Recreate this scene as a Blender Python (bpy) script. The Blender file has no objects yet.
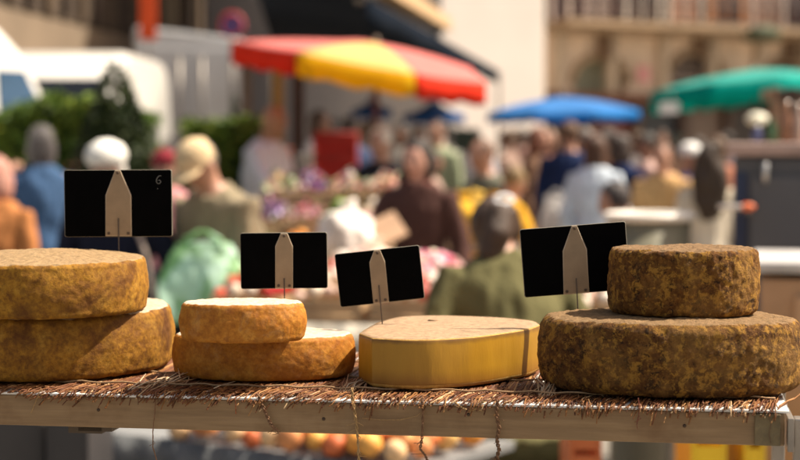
import bpy, bmesh, math, random
from mathutils import Vector, Matrix, noise, Euler
R = math.radians
random.seed(7)
S = bpy.context.scene
COL = S.collection

# ---------------------------------------------------------------- camera maths
F = 1690.0; CZ = 1.6
PITCH = math.atan((230 - 140) / F)
cp, sp = math.cos(PITCH), math.sin(PITCH)
def ray(px, py):
    a = (px - 400) / F; b = -(py - 230) / F
    return Vector((a, cp + b * sp, -sp + b * cp))
def P(px, py, Y):            # the point seen at a place of the photo, Y metres away
    d = ray(px, py); t = Y / d.y
    return Vector((d.x * t, Y, CZ + d.z * t))
def G(px, py, z):            # the point seen there on the level z
    d = ray(px, py); t = (z - CZ) / d.z
    return Vector((d.x * t, d.y * t, z))

# ---------------------------------------------------------------- materials
def lin(c):
    def f(v):
        v /= 255.0
        return v / 12.92 if v <= .04045 else ((v + .055) / 1.055) ** 2.4
    return tuple(f(v) for v in c)
def new_mat(name):
    m = bpy.data.materials.new(name); m.use_nodes = True
    nt = m.node_tree; b = nt.nodes['Principled BSDF']
    return m, nt, b
def N(nt, t, **kw):
    n = nt.nodes.new(t)
    for k, v in kw.items(): setattr(n, k, v)
    return n
def ramp(nt, fac, stops):
    r = N(nt, 'ShaderNodeValToRGB'); e = r.color_ramp.elements
    while len(e) < len(stops): e.new(.5)
    for i, (p, c) in enumerate(stops):
        e[i].position = p; e[i].color = (c[0], c[1], c[2], 1)
    nt.links.new(fac, r.inputs[0]); return r.outputs[0]
def noise_tex(nt, scale, detail=4, rough=.55, vec=None, dist=0.0):
    n = N(nt, 'ShaderNodeTexNoise'); n.inputs['Scale'].default_value = scale
    n.inputs['Detail'].default_value = detail; n.inputs['Roughness'].default_value = rough
    n.inputs['Distortion'].default_value = dist
    if vec is not None: nt.links.new(vec, n.inputs['Vector'])
    return n
def mixc(nt, fac, a, b, mode='MIX'):
    m = N(nt, 'ShaderNodeMix'); m.data_type = 'RGBA'; m.blend_type = mode
    for s, v in ((m.inputs[0], fac), (m.inputs[6], a), (m.inputs[7], b)):
        if hasattr(v, 'is_linked') or hasattr(v, 'node'): nt.links.new(v, s)
        elif isinstance(v, (int, float)): s.default_value = v
        else: s.default_value = (v[0], v[1], v[2], 1)
    return m.outputs[2]
def bump(nt, b, h, strength, dist=.01):
    n = N(nt, 'ShaderNodeBump'); n.inputs['Strength'].default_value = strength
    n.inputs['Distance'].default_value = dist
    nt.links.new(h, n.inputs['Height']); nt.links.new(n.outputs[0], b.inputs['Normal'])
MC = {}
def plain(col, rough=.7, var=.18, scale=6.0, metal=0.0, bmp=.0, bscale=60, coat=0.0):
    """a procedural surface: the colour with uneven wear in it"""
    key = (tuple(round(c, 4) for c in col), rough, var, scale, metal, bmp, bscale, coat)
    if key in MC: return MC[key]
    m, nt, b = new_mat('surface'); tc = N(nt, 'ShaderNodeTexCoord')
    n = noise_tex(nt, scale, 6, .6, tc.outputs['Object'])
    a = tuple(max(0, c * (1 - var)) for c in col); d = tuple(min(1, c * (1 + var)) for c in col)
    nt.links.new(ramp(nt, n.outputs[0], [(.3, a), (.7, d)]), b.inputs['Base Color'])
    b.inputs['Roughness'].default_value = rough; b.inputs['Metallic'].default_value = metal
    b.inputs['Coat Weight'].default_value = coat
    if bmp:
        n2 = noise_tex(nt, bscale, 4, .6, tc.outputs['Object']); bump(nt, b, n2.outputs[0], bmp, .01)
    MC[key] = m; return m
def fabric(col, var=.22):
    m, nt, b = new_mat('cloth'); tc = N(nt, 'ShaderNodeTexCoord')
    n = noise_tex(nt, 7, 5, .6, tc.outputs['Object'])
    a = tuple(c * (1 - var) for c in col); d = tuple(min(1, c * (1 + var)) for c in col)
    nt.links.new(ramp(nt, n.outputs[0], [(.3, a), (.7, d)]), b.inputs['Base Color'])
    b.inputs['Roughness'].default_value = .95; b.inputs['Specular IOR Level'].default_value = .15
    w = noise_tex(nt, 22, 3, .5, tc.outputs['Object'], 1.0); bump(nt, b, w.outputs[0], .5, .02)
    return m
def translucent_cloth(name, col):
    m, nt, b = new_mat(name); tc = N(nt, 'ShaderNodeTexCoord')
    n = noise_tex(nt, 5, 4, .6, tc.outputs['Object'])
    c = ramp(nt, n.outputs[0], [(.3, tuple(x * .85 for x in col)), (.7, col)])
    nt.links.new(c, b.inputs['Base Color']); b.inputs['Roughness'].default_value = .8; b.inputs['Specular IOR Level'].default_value = .1
    t = N(nt, 'ShaderNodeBsdfTranslucent'); nt.links.new(c, t.inputs[0])
    mx = N(nt, 'ShaderNodeMixShader'); mx.inputs[0].default_value = .35
    nt.links.new(b.outputs[0], mx.inputs[1]); nt.links.new(t.outputs[0], mx.inputs[2])
    nt.links.new(mx.outputs[0], nt.nodes['Material Output'].inputs[0]); return m
def attr_mat(name, rough=.6, bmp=.0, bscale=90, sss=0.0):
    m, nt, b = new_mat(name); a = N(nt, 'ShaderNodeAttribute'); a.attribute_name = 'Col'
    tc = N(nt, 'ShaderNodeTexCoord'); n = noise_tex(nt, 40, 4, .6, tc.outputs['Object'])
    g = ramp(nt, n.outputs[0], [(.3, (.75, .75, .75)), (.7, (1.12, 1.12, 1.12))])
    nt.links.new(mixc(nt, 1.0, a.outputs['Color'], g, 'MULTIPLY'), b.inputs['Base Color'])
    b.inputs['Roughness'].default_value = rough; b.inputs['Specular IOR Level'].default_value = .25
    if bmp: bump(nt, b, noise_tex(nt, bscale, 3, .5, tc.outputs['Object']).outputs[0], bmp, .005)
    return m

# ---------------------------------------------------------------- objects
def tag(o, label=None, cat=None, group=None, kind=None):
    if label: o['label'] = label
    if cat: o['category'] = cat
    if group: o['group'] = group
    if kind: o['kind'] = kind
    return o
def thing(name, label, cat, loc=(0, 0, 0), rz=0.0, group=None, kind=None):
    o = bpy.data.objects.new(name, None); COL.objects.link(o)
    o.location = loc; o.rotation_euler = (0, 0, rz); o.empty_display_size = .1
    return tag(o, label, cat, group, kind)
def link(name, me, mats, parent=None, smooth=False):
    o = bpy.data.objects.new(name, me); COL.objects.link(o)
    if mats is not None:
        for m in (mats if isinstance(mats, (list, tuple)) else [mats]): me.materials.append(m)
    if smooth: me.polygons.foreach_set('use_smooth', [True] * len(me.polygons))
    if parent: o.parent = parent
    return o
def obj(name, bm, mats, parent=None, smooth=False):
    me = bpy.data.meshes.new(name); bm.to_mesh(me); bm.free()
    return link(name, me, mats, parent, smooth)
def copy_tree(o, parent=None):
    c = o.copy(); COL.objects.link(c)
    if parent: c.parent = parent
    for ch in list(o.children): copy_tree(ch, c)
    return c
def box(bm, c, s, rz=0.0, mi=0, rot=None, bev=0.0):
    """box of size s centred at c"""
    tmp = bmesh.new(); bmesh.ops.create_cube(tmp, size=1.0)
    bmesh.ops.scale(tmp, vec=s, verts=tmp.verts)
    if bev: bmesh.ops.bevel(tmp, geom=list(tmp.edges), offset=bev, segments=2, affect='EDGES', profile=.6)
    M = Matrix.Translation(c) @ (rot.to_4x4() if rot is not None else Matrix.Rotation(rz, 4, 'Z'))
    add_bm(bm, tmp, M, mi)
def add_bm(bm, tmp, M=None, mi=0):
    if M is not None: bmesh.ops.transform(tmp, matrix=M, verts=tmp.verts)
    mp = {}
    for v in tmp.verts: mp[v.index] = bm.verts.new(v.co)
    for f in tmp.faces:
        try: nf = bm.faces.new([mp[v.index] for v in f.verts]); nf.material_index = mi; nf.smooth = f.smooth
        except ValueError: pass
    tmp.free()
def tube(bm, pts, rad, n=8, mi=0, caps=True):
    pts = [Vector(p) for p in pts]
    rads = rad if isinstance(rad, (list, tuple)) else [rad] * len(pts)
    rings = []; prev = None
    for i, p in enumerate(pts):
        t = (pts[min(i + 1, len(pts) - 1)] - pts[max(i - 1, 0)]).normalized()
        if prev is None:
            up = Vector((0, 0, 1)) if abs(t.z) < .9 else Vector((1, 0, 0)); a = t.cross(up).normalized()
        else: a = (prev - t * prev.dot(t)).normalized()
        prev = a; b = t.cross(a)
        rings.append([bm.verts.new(p + (a * math.cos(2 * math.pi * k / n) + b * math.sin(2 * math.pi * k / n)) * rads[i]) for k in range(n)])
    for i in range(len(rings) - 1):
        for k in range(n):
            f = bm.faces.new((rings[i][k], rings[i][(k + 1) % n], rings[i + 1][(k + 1) % n], rings[i + 1][k])); f.material_index = mi; f.smooth = True
    if caps and n > 2:
        for r in (rings[0][::-1], rings[-1]):
            f = bm.faces.new(r); f.material_index = mi
    return rings
def lathe(bm, prof, n=24, c=(0, 0, 0), mi=0, sx=1, sy=1):
    c = Vector(c); rings = []
    for r, z in prof:
        if r < 1e-6: rings.append([bm.verts.new(c + Vector((0, 0, z)))])
        else: rings.append([bm.verts.new(c + Vector((r * sx * math.cos(2 * math.pi * k / n), r * sy * math.sin(2 * math.pi * k / n), z))) for k in range(n)])
    for i in range(len(rings) - 1):
        a, b = rings[i], rings[i + 1]
        for k in range(n):
            k2 = (k + 1) % n
            if len(a) == 1 and len(b) == 1: continue
            if len(a) == 1: f = bm.faces.new((a[0], b[k2], b[k]))
            elif len(b) == 1: f = bm.faces.new((a[k], a[k2], b[0]))
            else: f = bm.faces.new((a[k], a[k2], b[k2], b[k]))
            f.material_index = mi; f.smooth = True
def prism(bm, poly, z0, z1, mi=0):
    lo = [bm.verts.new((x, y, z0)) for x, y in poly]; hi = [bm.verts.new((x, y, z1)) for x, y in poly]
    n = len(poly)
    fs = [bm.faces.new(lo[::-1]), bm.faces.new(hi)]
    fs += [bm.faces.new((lo[i], lo[(i + 1) % n], hi[(i + 1) % n], hi[i])) for i in range(n)]
    for f in fs: f.material_index = mi
    return fs
def blob(bm, c, s, sub=2, mi=0, rot=None, nz=0.0, seed=0):
    tmp = bmesh.new(); bmesh.ops.create_icosphere(tmp, subdivisions=sub, radius=1.0)
    for v in tmp.verts:
        k = 1 + nz * noise.noise(v.co * 1.7 + Vector((seed, 3.1 * seed, 0)))
        v.co = Vector((v.co.x * s[0], v.co.y * s[1], v.co.z * s[2])) * k
    for f in tmp.faces: f.smooth = True
    add_bm(bm, tmp, Matrix.Translation(c) @ (rot.to_4x4() if rot is not None else Matrix.Identity(4)), mi)

# ---------------------------------------------------------------- world, sun, camera
w = bpy.data.worlds.new('World'); S.world = w; w.use_nodes = True
nt = w.node_tree; bg = nt.nodes['Background']; sky = nt.nodes.new('ShaderNodeTexSky')
SUN_EL, SUN_AZ = R(54), math.atan2(.97, .13)         # azimuth from +Y towards +X: the sun stands to the right
sky.sky_type = 'NISHITA'; sky.sun_disc = False; sky.sun_elevation = SUN_EL; sky.sun_rotation = SUN_AZ
sky.dust_density = 4.0; sky.air_density = 1.0; sky.ozone_density = .6
nt.links.new(mixc(nt, 1.0, sky.outputs[0], (1.0, .86, .70), 'MULTIPLY'), bg.inputs[0]); bg.inputs[1].default_value = .105
sd = Vector((math.sin(SUN_AZ) * math.cos(SUN_EL), math.cos(SUN_AZ) * math.cos(SUN_EL), math.sin(SUN_EL)))
sl = bpy.data.lights.new('sun', 'SUN'); sl.energy = 4.8; sl.angle = R(.53); sl.color = (1, .90, .74)
so = bpy.data.objects.new('sun', sl); COL.objects.link(so)
so.rotation_euler = sd.to_track_quat('Z', 'Y').to_euler(); so.location = (8, 0, 14)
cam = bpy.data.cameras.new('camera'); co = bpy.data.objects.new('camera', cam); COL.objects.link(co)
S.camera = co; co.location = (0, 0, CZ); co.rotation_euler = (R(90) - PITCH, 0, 0)
cam.sensor_width = 36; cam.lens = F / 800 * 36; cam.clip_end = 2000; cam.clip_start = .05
cam.dof.use_dof = True; cam.dof.focus_distance = 2.13; cam.dof.aperture_fstop = 3.8; cam.dof.aperture_blades = 0
S.view_settings.view_transform = 'Standard'; S.view_settings.look = 'None'
S.view_settings.exposure = .92; S.view_settings.gamma = 1
S.cycles.use_denoising = True; S.cycles.max_bounces = 8
# ================================================================= FOREGROUND
Zs = P(400, 399, 2.08).z                       # top of the shelf's white panel, front edge
EL, ER = G(0, 392, Zs), G(785, 411, Zs)
u = (ER - EL).normalized(); v = Vector((-u.y, u.x, 0))   # u along the shelf, v away from the camera
ANG = math.atan2(u.y, u.x)
LEN_R = (ER - EL).length
def sh(a, b, z=0.0):                           # shelf coordinates: a from the left frame edge, b inwards, z above panel
    return EL + u * a + v * b + Vector((0, 0, z))
shelf = thing('market_shelf', 'long narrow display shelf with a pale tan front rail carrying the cheeses', 'shelf', (EL.x, EL.y, 0), ANG)
def L(a, b, z): return Vector((a, b, z))       # local coordinates of the shelf
m_rail, nt, b = new_mat('weathered_rail'); tc = N(nt, 'ShaderNodeTexCoord')
mp = N(nt, 'ShaderNodeMapping'); mp.inputs['Scale'].default_value = (2.2, 20, 34); nt.links.new(tc.outputs['Object'], mp.inputs[0])
n1 = noise_tex(nt, 3, 7, .65, mp.outputs[0]); n2 = noise_tex(nt, 9, 5, .6, tc.outputs['Object'])
c1 = ramp(nt, n1.outputs[0], [(.25, (.18, .105, .046)), (.55, (.27, .168, .080)), (.8, (.34, .225, .115))])
st = ramp(nt, n2.outputs[0], [(.32, (.62, .5, .38)), (.5, (1, 1, 1))])
nt.links.new(mixc(nt, .8, c1, st, 'MULTIPLY'), b.inputs['Base Color']); b.inputs['Roughness'].default_value = .5
bump(nt, b, n1.outputs[0], .25, .004)
m_white = plain((.78, .76, .72), .35, .08, 20)
m_steel = plain((.30, .27, .24), .4, .25, 12, .6)
D = .46
A0, A1 = -.35, LEN_R
bm = bmesh.new(); box(bm, L((A0 + A1) / 2 + .0025, D / 2 + .002, Zs - .0015), (A1 - A0 + .005, D + .004, .003), bev=.0007)
obj('top_panel', bm, m_white, shelf)
bm = bmesh.new(); box(bm, L((A0 + A1) / 2, .012, Zs - .0035 - .0195), (A1 - A0, .022, .039), bev=.002)
obj('front_rail', bm, m_rail, shelf)
bm = bmesh.new(); box(bm, L((A0 + A1) / 2, D - .012, Zs - .0035 - .0195), (A1 - A0, .022, .039), bev=.002)
obj('rear_rail', bm, m_rail, shelf)
bm = bmesh.new(); box(bm, L((A0 + A1) / 2 - .2, .24, Zs - .0035 - .03), (.045, D - .05, .04)); box(bm, L(.1, .24, Zs - .0365), (.045, D - .05, .04))
obj('cross_beam', bm, plain((.09, .065, .045), .7, .3), shelf)
for a_, dz in ((.13, .020), (.42, .024), (.60, .014), (.86, .021)):
    bm = bmesh.new(); lathe(bm, [(0, .0012), (.0016, .001), (.0022, 0), (0, -.0004)], 12); bmesh.ops.transform(bm, matrix=Matrix.Translation((a_, .0008, Zs - dz)) @ Matrix.Rotation(R(90), 4, 'X'), verts=bm.verts)
    obj('nail', bm, plain((.07, .045, .03), .5, .2, 60, .5), shelf)
bm = bmesh.new(); box(bm, L(A1 - .02, -.0012, Zs - .0035 - .0195), (.03, .004, .0375), bev=.0008)
obj('end_block', bm, plain((.16, .12, .06), .75, .3, 40, 0, .4, 120), shelf)
bm = bmesh.new(); box(bm, L(A1 + .0065, .10, Zs - .0085 - .019), (.007, .22, .04), bev=.001); obj('end_bracket', bm, m_steel, shelf)
for a, bb in ((A1 + .021, .03), (A1 + .021, D - .03), (A0 + .03, .06), (A0 + .03, D - .05)):
    bm = bmesh.new(); box(bm, L(a, bb, (Zs - .012) / 2), (.018, .026, Zs - .012 if a > 0 else Zs - .02), bev=.002); obj('leg', bm, m_steel, shelf)
bm = bmesh.new(); box(bm, L(A1 + .034, .09, (Zs + .0) / 2), (.006, .12, Zs), bev=.001); obj('side_strip', bm, plain((.20, .11, .05), .7, .3), shelf)

# ---- reed mat: one thing of crossing straws, its loose twine hanging down in front
ZM = .008
mat_root = thing('reed_mat', 'reddish brown reed mat with a frayed front edge lying under the cheeses', 'mat', sh(0, 0, 0), ANG)
rnd = random.Random(3)
bm = bmesh.new(); cl = bm.loops.layers.float_color.new('Col')
def straw(bm, pts, rad, col, n=5):
    f0 = len(bm.faces); tube(bm, pts, rad, n); bm.faces.ensure_lookup_table()
    for f in bm.faces[f0:]:
        for l in f.loops: l[cl] = (*col, 1)
pal = [(.13, .048, .017), (.19, .075, .024), (.25, .11, .036), (.09, .028, .012), (.36, .19, .075), (.16, .055, .020), (.52, .35, .19)]
wts = [5, 5, 4, 4, 2, 4, 1]
END = LEN_R - .008
a = A0
while a < END:
    a += rnd.uniform(.0006, .0014)
    sl_ = rnd.gauss(.16, .09) + .22 * noise.noise(Vector((a * 9, 0, 0)))
    ragged = -.0080 + rnd.gauss(0, .0026) + .004 * noise.noise(Vector((a * 26, 5, 0)))
    ln = rnd.uniform(.05, .16); b0 = ragged + (rnd.uniform(0, .05) if rnd.random() < .35 else 0)
    z = rnd.uniform(.0012, .0048)
    p = []
    for k in range(5):
        t = k / 4; bb = b0 + ln * t
        over = max(0, -bb)
        p.append((a + sl_ * (bb), bb, z - over * rnd.uniform(.3, 1.6) + .0012 * math.sin(t * 9 + a * 50) + (0 if k else rnd.uniform(-.001, .002))))
    straw(bm, p, [rnd.uniform(.0006, .0011)] * 5, rnd.choices(pal, wts)[0])
for k in range(520):                                   # the deeper body of the mat, mostly under the cheeses
    a = A0 + (END - A0) * (k + rnd.random()) / 520
    straw(bm, [(a, .06, .003), (a + rnd.gauss(0, .004), .2, .0035), (a + rnd.gauss(0, .006), D - rnd.uniform(0, .03), .003)], .0022, rnd.choices(pal, wts)[0], 4)
for k in range(34):                                    # stray straws lifting off the front edge
    a = rnd.uniform(0, END); x = rnd.gauss(0, .012)
    straw(bm, [(a, .015, .004), (a + x * .4, -.004, .005 + rnd.uniform(0, .004)), (a + x, -.009 - rnd.random() * .006, rnd.uniform(-.010, .010))], [.0007, .0006, .0004], rnd.choices(pal, wts)[0], 4)
def tuft(px, py, n, spread, up, lean, cols):           # a burst of pale frayed straws between two cheeses
    c = G(px, py, Zs + .006); d = c - EL; a0, b0 = d.dot(u), d.dot(v)
    for k in range(n):
        aa = a0 + rnd.gauss(0, spread); g = rnd.random()
        tip = (aa + lean + rnd.gauss(0, .014), b0 + rnd.uniform(.01, .05), .006 + up * g)
        straw(bm, [(aa + rnd.gauss(0, .006), b0 - .03 - rnd.random() * .02, .003), (aa + lean * .35, b0 - .005, .006 + up * g * .4), tip], [.001, .0009, .0005], rnd.choice(cols), 4)
pale = [(.50, .33, .19), (.42, .24, .12), (.60, .47, .32), (.30, .14, .07)]
tuft(170, 381, 14, .016, .014, .018, pale); tuft(352, 386, 20, .010, .013, .010, pale); tuft(150, 384, 6, .03, .008, .02, pale)
tuft(540, 390, 22, .012, .018, .012, pale); tuft(552, 384, 8, .004, .016, .004, pale)
m_straw = attr_mat('straw', .55, .25, 300)
obj('straw', bm, m_straw, mat_root)
def twine(pts_px, off, r, col, twist=0, frays=0, label=None):
    bm = bmesh.new(); pts = []
    for px, py in pts_px:
        # on the vertical plane just in front of the rail
        d = ray(px, py); n_ = v; q = EL - v * off; C0 = Vector((0, 0, CZ)); t = (q - C0).dot(n_) / d.dot(n_); w_ = C0 + d * t
        r_ = w_ - sh(0, 0, 0); pts.append(Vector((r_.dot(u), r_.dot(v), r_.z)))
    dense = []
    for i in range(len(pts) - 1):
        for k in range(8): dense.append(pts[i].lerp(pts[i + 1], k / 8))
    dense.append(pts[-1])
    if twist:
        for ph in (0, math.pi):
            tube(bm, [q + Vector((math.cos(i * 1.0 + ph) * r * 1.0, math.sin(i * 1.0 + ph) * r * .8, 0)) + Vector((rnd.gauss(0, r * .15), 0, 0)) for i, q in enumerate(dense)], r * .85, 6)
    else: tube(bm, [q + Vector((rnd.gauss(0, r * .2), 0, 0)) for q in dense], [r * rnd.uniform(.8, 1.2) for _ in dense], 6)
    for k in range(frays):
        q = dense[-1 - rnd.randrange(6)] if k % 2 else rnd.choice(dense)
        tube(bm, [q, q + Vector((rnd.gauss(0, .003), -.001, -.003)), q + Vector((rnd.gauss(0, .006), -.002, -rnd.uniform(.002, .010)))], [.0005, .0004, .0003], 4)
    o = obj('twine', bm, plain(col, .8, .35, 300), mat_root, True)
    if label: o['label'] = label
BR = (.17, .085, .04); OC = (.36, .22, .09)
twine([(156, 392), (155, 412), (153, 430), (153, 447), (157, 462)], .004, .0007, BR, 0, 3, 'thin dark twine hanging below the rail')
twine([(41, 388), (38, 396), (33, 408), (31, 413)], .003, .0005, OC)
twine([(258, 394), (262, 404), (268, 418), (272, 426), (279, 432)], .005, .0014, BR, 1, 6, 'frayed brown twine end stuck to the rail')
twine([(235, 397), (236, 414)], .003, .0007, (.25, .08, .03))
twine([(352, 388), (353, 402), (356, 420), (358, 440), (359, 462)], .005, .0011, OC, 1, 9, 'ochre twine hanging below the rail')
twine([(422, 397), (423, 415), (422, 438), (420, 449), (425, 455), (428, 462)], .005, .0010, BR, 1, 8, 'knotted twine hanging below the rail')
twine([(498, 400), (496, 412), (499, 428), (497, 440), (499, 450), (496, 462)], .006, .0015, BR, 1, 14, 'plaited brown twine hanging below the rail')
twine([(455, 402), (462, 408), (470, 411), (478, 408), (483, 401)], .005, .0009, OC, 0, 3)
twine([(362, 418), (380, 420), (400, 420), (417, 416), (424, 410)], .003, .0004, OC)
twine([(382, 395), (383, 402)], .004, .0006, OC); twine([(638, 398), (640, 408), (637, 424)], .004, .0006, (.2, .05, .03), 0, 2)
twine([(767, 412), (771, 424), (769, 434), (771, 444)], .0045, .0004, (.13, .07, .04)); twine([(722, 409), (725, 414)], .004, .0005, BR)
bm = bmesh.new()
for bb in (.055, .16, .30):
    tube(bm, [(A0 + (END - A0) * k / 120, bb + .0015 * math.sin(k * 2.1), .0075 + .001 * math.sin(k * 1.3)) for k in range(121)], .0013, 5)
obj('binding_twine', bm, plain((.33, .2, .1), .8, .3, 200), mat_root)

# ---- cheeses
def rind(name, side, speck, top, tz, kind=0, rough=.75, side_scale=1.0, bstr=.6):
    """side: 3 colours dark-mid-light, speck: colour of stains, top: bloom on the upper face above local height tz"""
    m, nt, b = new_mat(name); tc = N(nt, 'ShaderNodeTexCoord'); o = tc.outputs['Object']
    n1 = noise_tex(nt, 46 * side_scale, 9, .72, o, .3); n2 = noise_tex(nt, 150, 6, .75, o); n3 = noise_tex(nt, 7, 4, .6, o, .6)
    c = ramp(nt, n1.outputs[0], [(.32, side[0]), (.5, side[1]), (.68, side[2])])
    s1 = ramp(nt, n2.outputs[0], [(.40, (1, 1, 1)), (.56, (0, 0, 0))])
    c = mixc(nt, mul(nt, s1, .5), c, speck)
    s2 = ramp(nt, n3.outputs[0], [(.54, (0, 0, 0)), (.66, (1, 1, 1))])
    c = mixc(nt, mul(nt, s2, .8), c, speck)
    vo = N(nt, 'ShaderNodeTexVoronoi'); vo.inputs['Scale'].default_value = 150; nt.links.new(o, vo.inputs['Vector'])
    if kind == 1:      # pale powdery veil over an orange rind
        n4 = noise_tex(nt, 30, 8, .75, o, 1.2); vl = ramp(nt, n4.outputs[0], [(.52, (0, 0, 0)), (.76, (.55, .55, .55))])
        c = mixc(nt, vl, c, (.42, .25, .12))
    if kind == 2:      # ochre lichen-like spots on a dark crust
        n4 = noise_tex(nt, 72, 9, .78, o, .3); vl = ramp(nt, n4.outputs[0], [(.50, (0, 0, 0)), (.56, (1, 1, 1))])
        c = mixc(nt, mul(nt, vl, .9), c, (.36, .185, .030))
        n5 = noise_tex(nt, 80, 5, .7, o, .3); vl = ramp(nt, n5.outputs[0], [(.60, (0, 0, 0)), (.68, (1, 1, 1))])
        c = mixc(nt, mul(nt, vl, .45), c, (.40, .25, .08))
        n6 = noise_tex(nt, 80, 8, .78, o, .5); vl = ramp(nt, n6.outputs[0], [(.53, (0, 0, 0)), (.60, (1, 1, 1))])
        c = mixc(nt, mul(nt, vl, .9), c, (.020, .007, .003))
    if kind == 2:      # broad paler and darker areas
        n9 = noise_tex(nt, 11, 5, .65, o, .5); c = mixc(nt, mul(nt, ramp(nt, n9.outputs[0], [(.50, (0, 0, 0)), (.62, (1, 1, 1))]), .28), c, (.36, .20, .055))
        c = mixc(nt, mul(nt, ramp(nt, n9.outputs[0], [(.34, (1, 1, 1)), (.46, (0, 0, 0))]), .35), c, (.04, .014, .004))
    # bloom on the flat top
    sx = N(nt, 'ShaderNodeSeparateXYZ'); nt.links.new(o, sx.inputs[0])
    geo = N(nt, 'ShaderNodeNewGeometry'); vt = N(nt, 'ShaderNodeVectorTransform'); vt.vector_type = 'NORMAL'; vt.convert_from = 'WORLD'; vt.convert_to = 'OBJECT'
    nt.links.new(geo.outputs['Normal'], vt.inputs[0]); s3 = N(nt, 'ShaderNodeSeparateXYZ'); nt.links.new(vt.outputs[0], s3.inputs[0])
    ad = N(nt, 'ShaderNodeMath', operation='MULTIPLY_ADD'); nt.links.new(n1.outputs[0], ad.inputs[0]); ad.inputs[1].default_value = .22; nt.links.new(s3.outputs[2], ad.inputs[2])
    msk = ramp(nt, ad.outputs[0], [(.90, (0, 0, 0)), (.99, (1, 1, 1))])
    hz = N(nt, 'ShaderNodeMath', operation='GREATER_THAN'); nt.links.new(sx.outputs[2], hz.inputs[0]); hz.inputs[1].default_value = tz
    mk = N(nt, 'ShaderNodeMath', operation='MULTIPLY'); nt.links.new(msk, mk.inputs[0]); nt.links.new(hz.outputs[0], mk.inputs[1])
    tcn = ramp(nt, n2.outputs[0], [(.35, tuple(x * .55 for x in top)), (.6, top)])
    c = mixc(nt, mk.outputs[0], c, tcn)
    nt.links.new(c, b.inputs['Base Color']); b.inputs['Roughness'].default_value = rough
    b.inputs['Specular IOR Level'].default_value = .22; b.inputs['Subsurface Weight'].default_value = .06; b.inputs['Subsurface Radius'].default_value = (.006, .003, .001)
    n7 = noise_tex(nt, 240, 5, .7, o)
    hh = N(nt, 'ShaderNodeMath', operation='MULTIPLY_ADD'); nt.links.new(n7.outputs[0], hh.inputs[0]); hh.inputs[1].default_value = .5
    nt.links.new(n2.outputs[0], hh.inputs[2])
    bump(nt, b, hh.outputs[0], bstr, .004)
    return m
def mul(nt, a, k):
    m = N(nt, 'ShaderNodeMath', operation='MULTIPLY'); nt.links.new(a, m.inputs[0]); m.inputs[1].default_value = k; return m.outputs[0]
def wheel(name, label, c, z0, Rr, h, er, mat, seed, dome=.004, bulge=.004, lump=.002, fine=.0007, dy=1.0, rz=0.0, tilt=(0, 0), group=None, nseg=300, pinch=0.0):
    """a cheese wheel: rounded profile swept round and roughened"""
    prof = []
    for k in range(9): prof.append(((Rr - er) * k / 8, 0.0))
    for k in range(1, 8):
        t = k / 8 * math.pi / 2; prof.append((Rr - er + er * math.sin(t), er - er * math.cos(t)))
    ns = 22
    for k in range(ns + 1):
        t = k / ns; prof.append((Rr + bulge * math.sin(math.pi * t), er + (h - 2 * er) * t))
    for k in range(1, 8):
        t = k / 8 * math.pi / 2; prof.append((Rr - er + er * math.cos(t), h - er + er * math.sin(t)))
    for k in range(26):
        q = 1 - k / 25; prof.append(((Rr - er) * q, h + dome * (1 - q * q)))
    bm = bmesh.new(); lathe(bm, prof, nseg)
    bm.normal_update()
    for vv in bm.verts:
        p = vv.co; o_ = Vector((seed * 7.3, seed * 1.7, seed)); a_ = math.atan2(p.y, p.x)
        wob = 1 + pinch * math.cos(2 * a_ + seed) * min(1, p.length / Rr)
        d = lump * noise.noise(p * 16 + o_) + lump * .8 * noise.noise(p * 42 + o_) + fine * 1.4 * noise.noise(p * 110 + o_) + fine * noise.noise(p * 240 + o_)
        vv.co = Vector((p.x * wob, p.y * wob * dy, p.z)) + vv.normal * d
        if vv.co.z < 0: vv.co.z *= .2
    o = obj(name, bm, mat, None, True)
    o.location = (c.x, c.y, z0); o.rotation_euler = (tilt[0], tilt[1], rz)
    return tag(o, label, 'cheese', group)
ZC = Zs + ZM
GR = None
def at_front(px, py, z, Rr, dy=1.0):              # centre of a wheel whose front foot is seen at px, py
    f = G(px, py, z); d = Vector((f.x, f.y, 0)).normalized(); return Vector((f.x, f.y, 0)) + d * Rr * dy
m_L = rind('golden_rind', [(.14, .054, .007), (.30, .140, .012), (.40, .215, .028)], (.075, .024, .005), (.34, .225, .115), .06, 0, .75, 1.0, .4)
m_L2 = rind('golden_rind_low', [(.13, .048, .007), (.285, .130, .012), (.38, .20, .028)], (.065, .020, .005), (.60, .48, .34), .06, 0, .75, 1.0, .4)
hL = .0835; cL = at_front(42, 383, ZC, .180)
wheel('round_cheese', 'large flat ochre cheese wheel lying on the mat, lowest at the far left', cL, ZC, .180, hL, .011, m_L2, 1, .003, .004, .0013)
cT = at_front(45, 321, ZC + hL, .135)
wheel('round_cheese', 'speckled golden cheese wheel on top of the left stack, holding the black sign marked 6', cT, ZC + hL + .001, .135, .071, .008, m_L, 2, .010, .003, .0012)
m_S = rind('orange_rind', [(.27, .085, .009), (.43, .165, .018), (.53, .25, .04)], (.20, .065, .008), (.66, .55, .42), .03, 1, .6, 1.2, .28)
cS = at_front(264, 382, ZC, .120, .62)
wheel('round_cheese', 'thin orange cheese wheel with a pale veil, under the smaller orange wheel', cS, ZC, .120, .056, .009, m_S, 4, .002, .003, .0008, .0004, dy=.62)
cS2 = at_front(243, 346, ZC + .056, .078, .66)
wheel('round_cheese', 'small orange cheese wheel with white powdery top, stacked on the thin orange wheel', cS2, ZC + .058, .078, .049, .008, m_S, 5, .002, .003, .0010, .0004, pinch=.02, dy=.66)
m_D = rind('dark_crust', [(.075, .027, .006), (.16, .068, .014), (.26, .130, .030)], (.035, .011, .003), (.30, .185, .09), .07, 2, .85, 1.0, 1.0)
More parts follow.
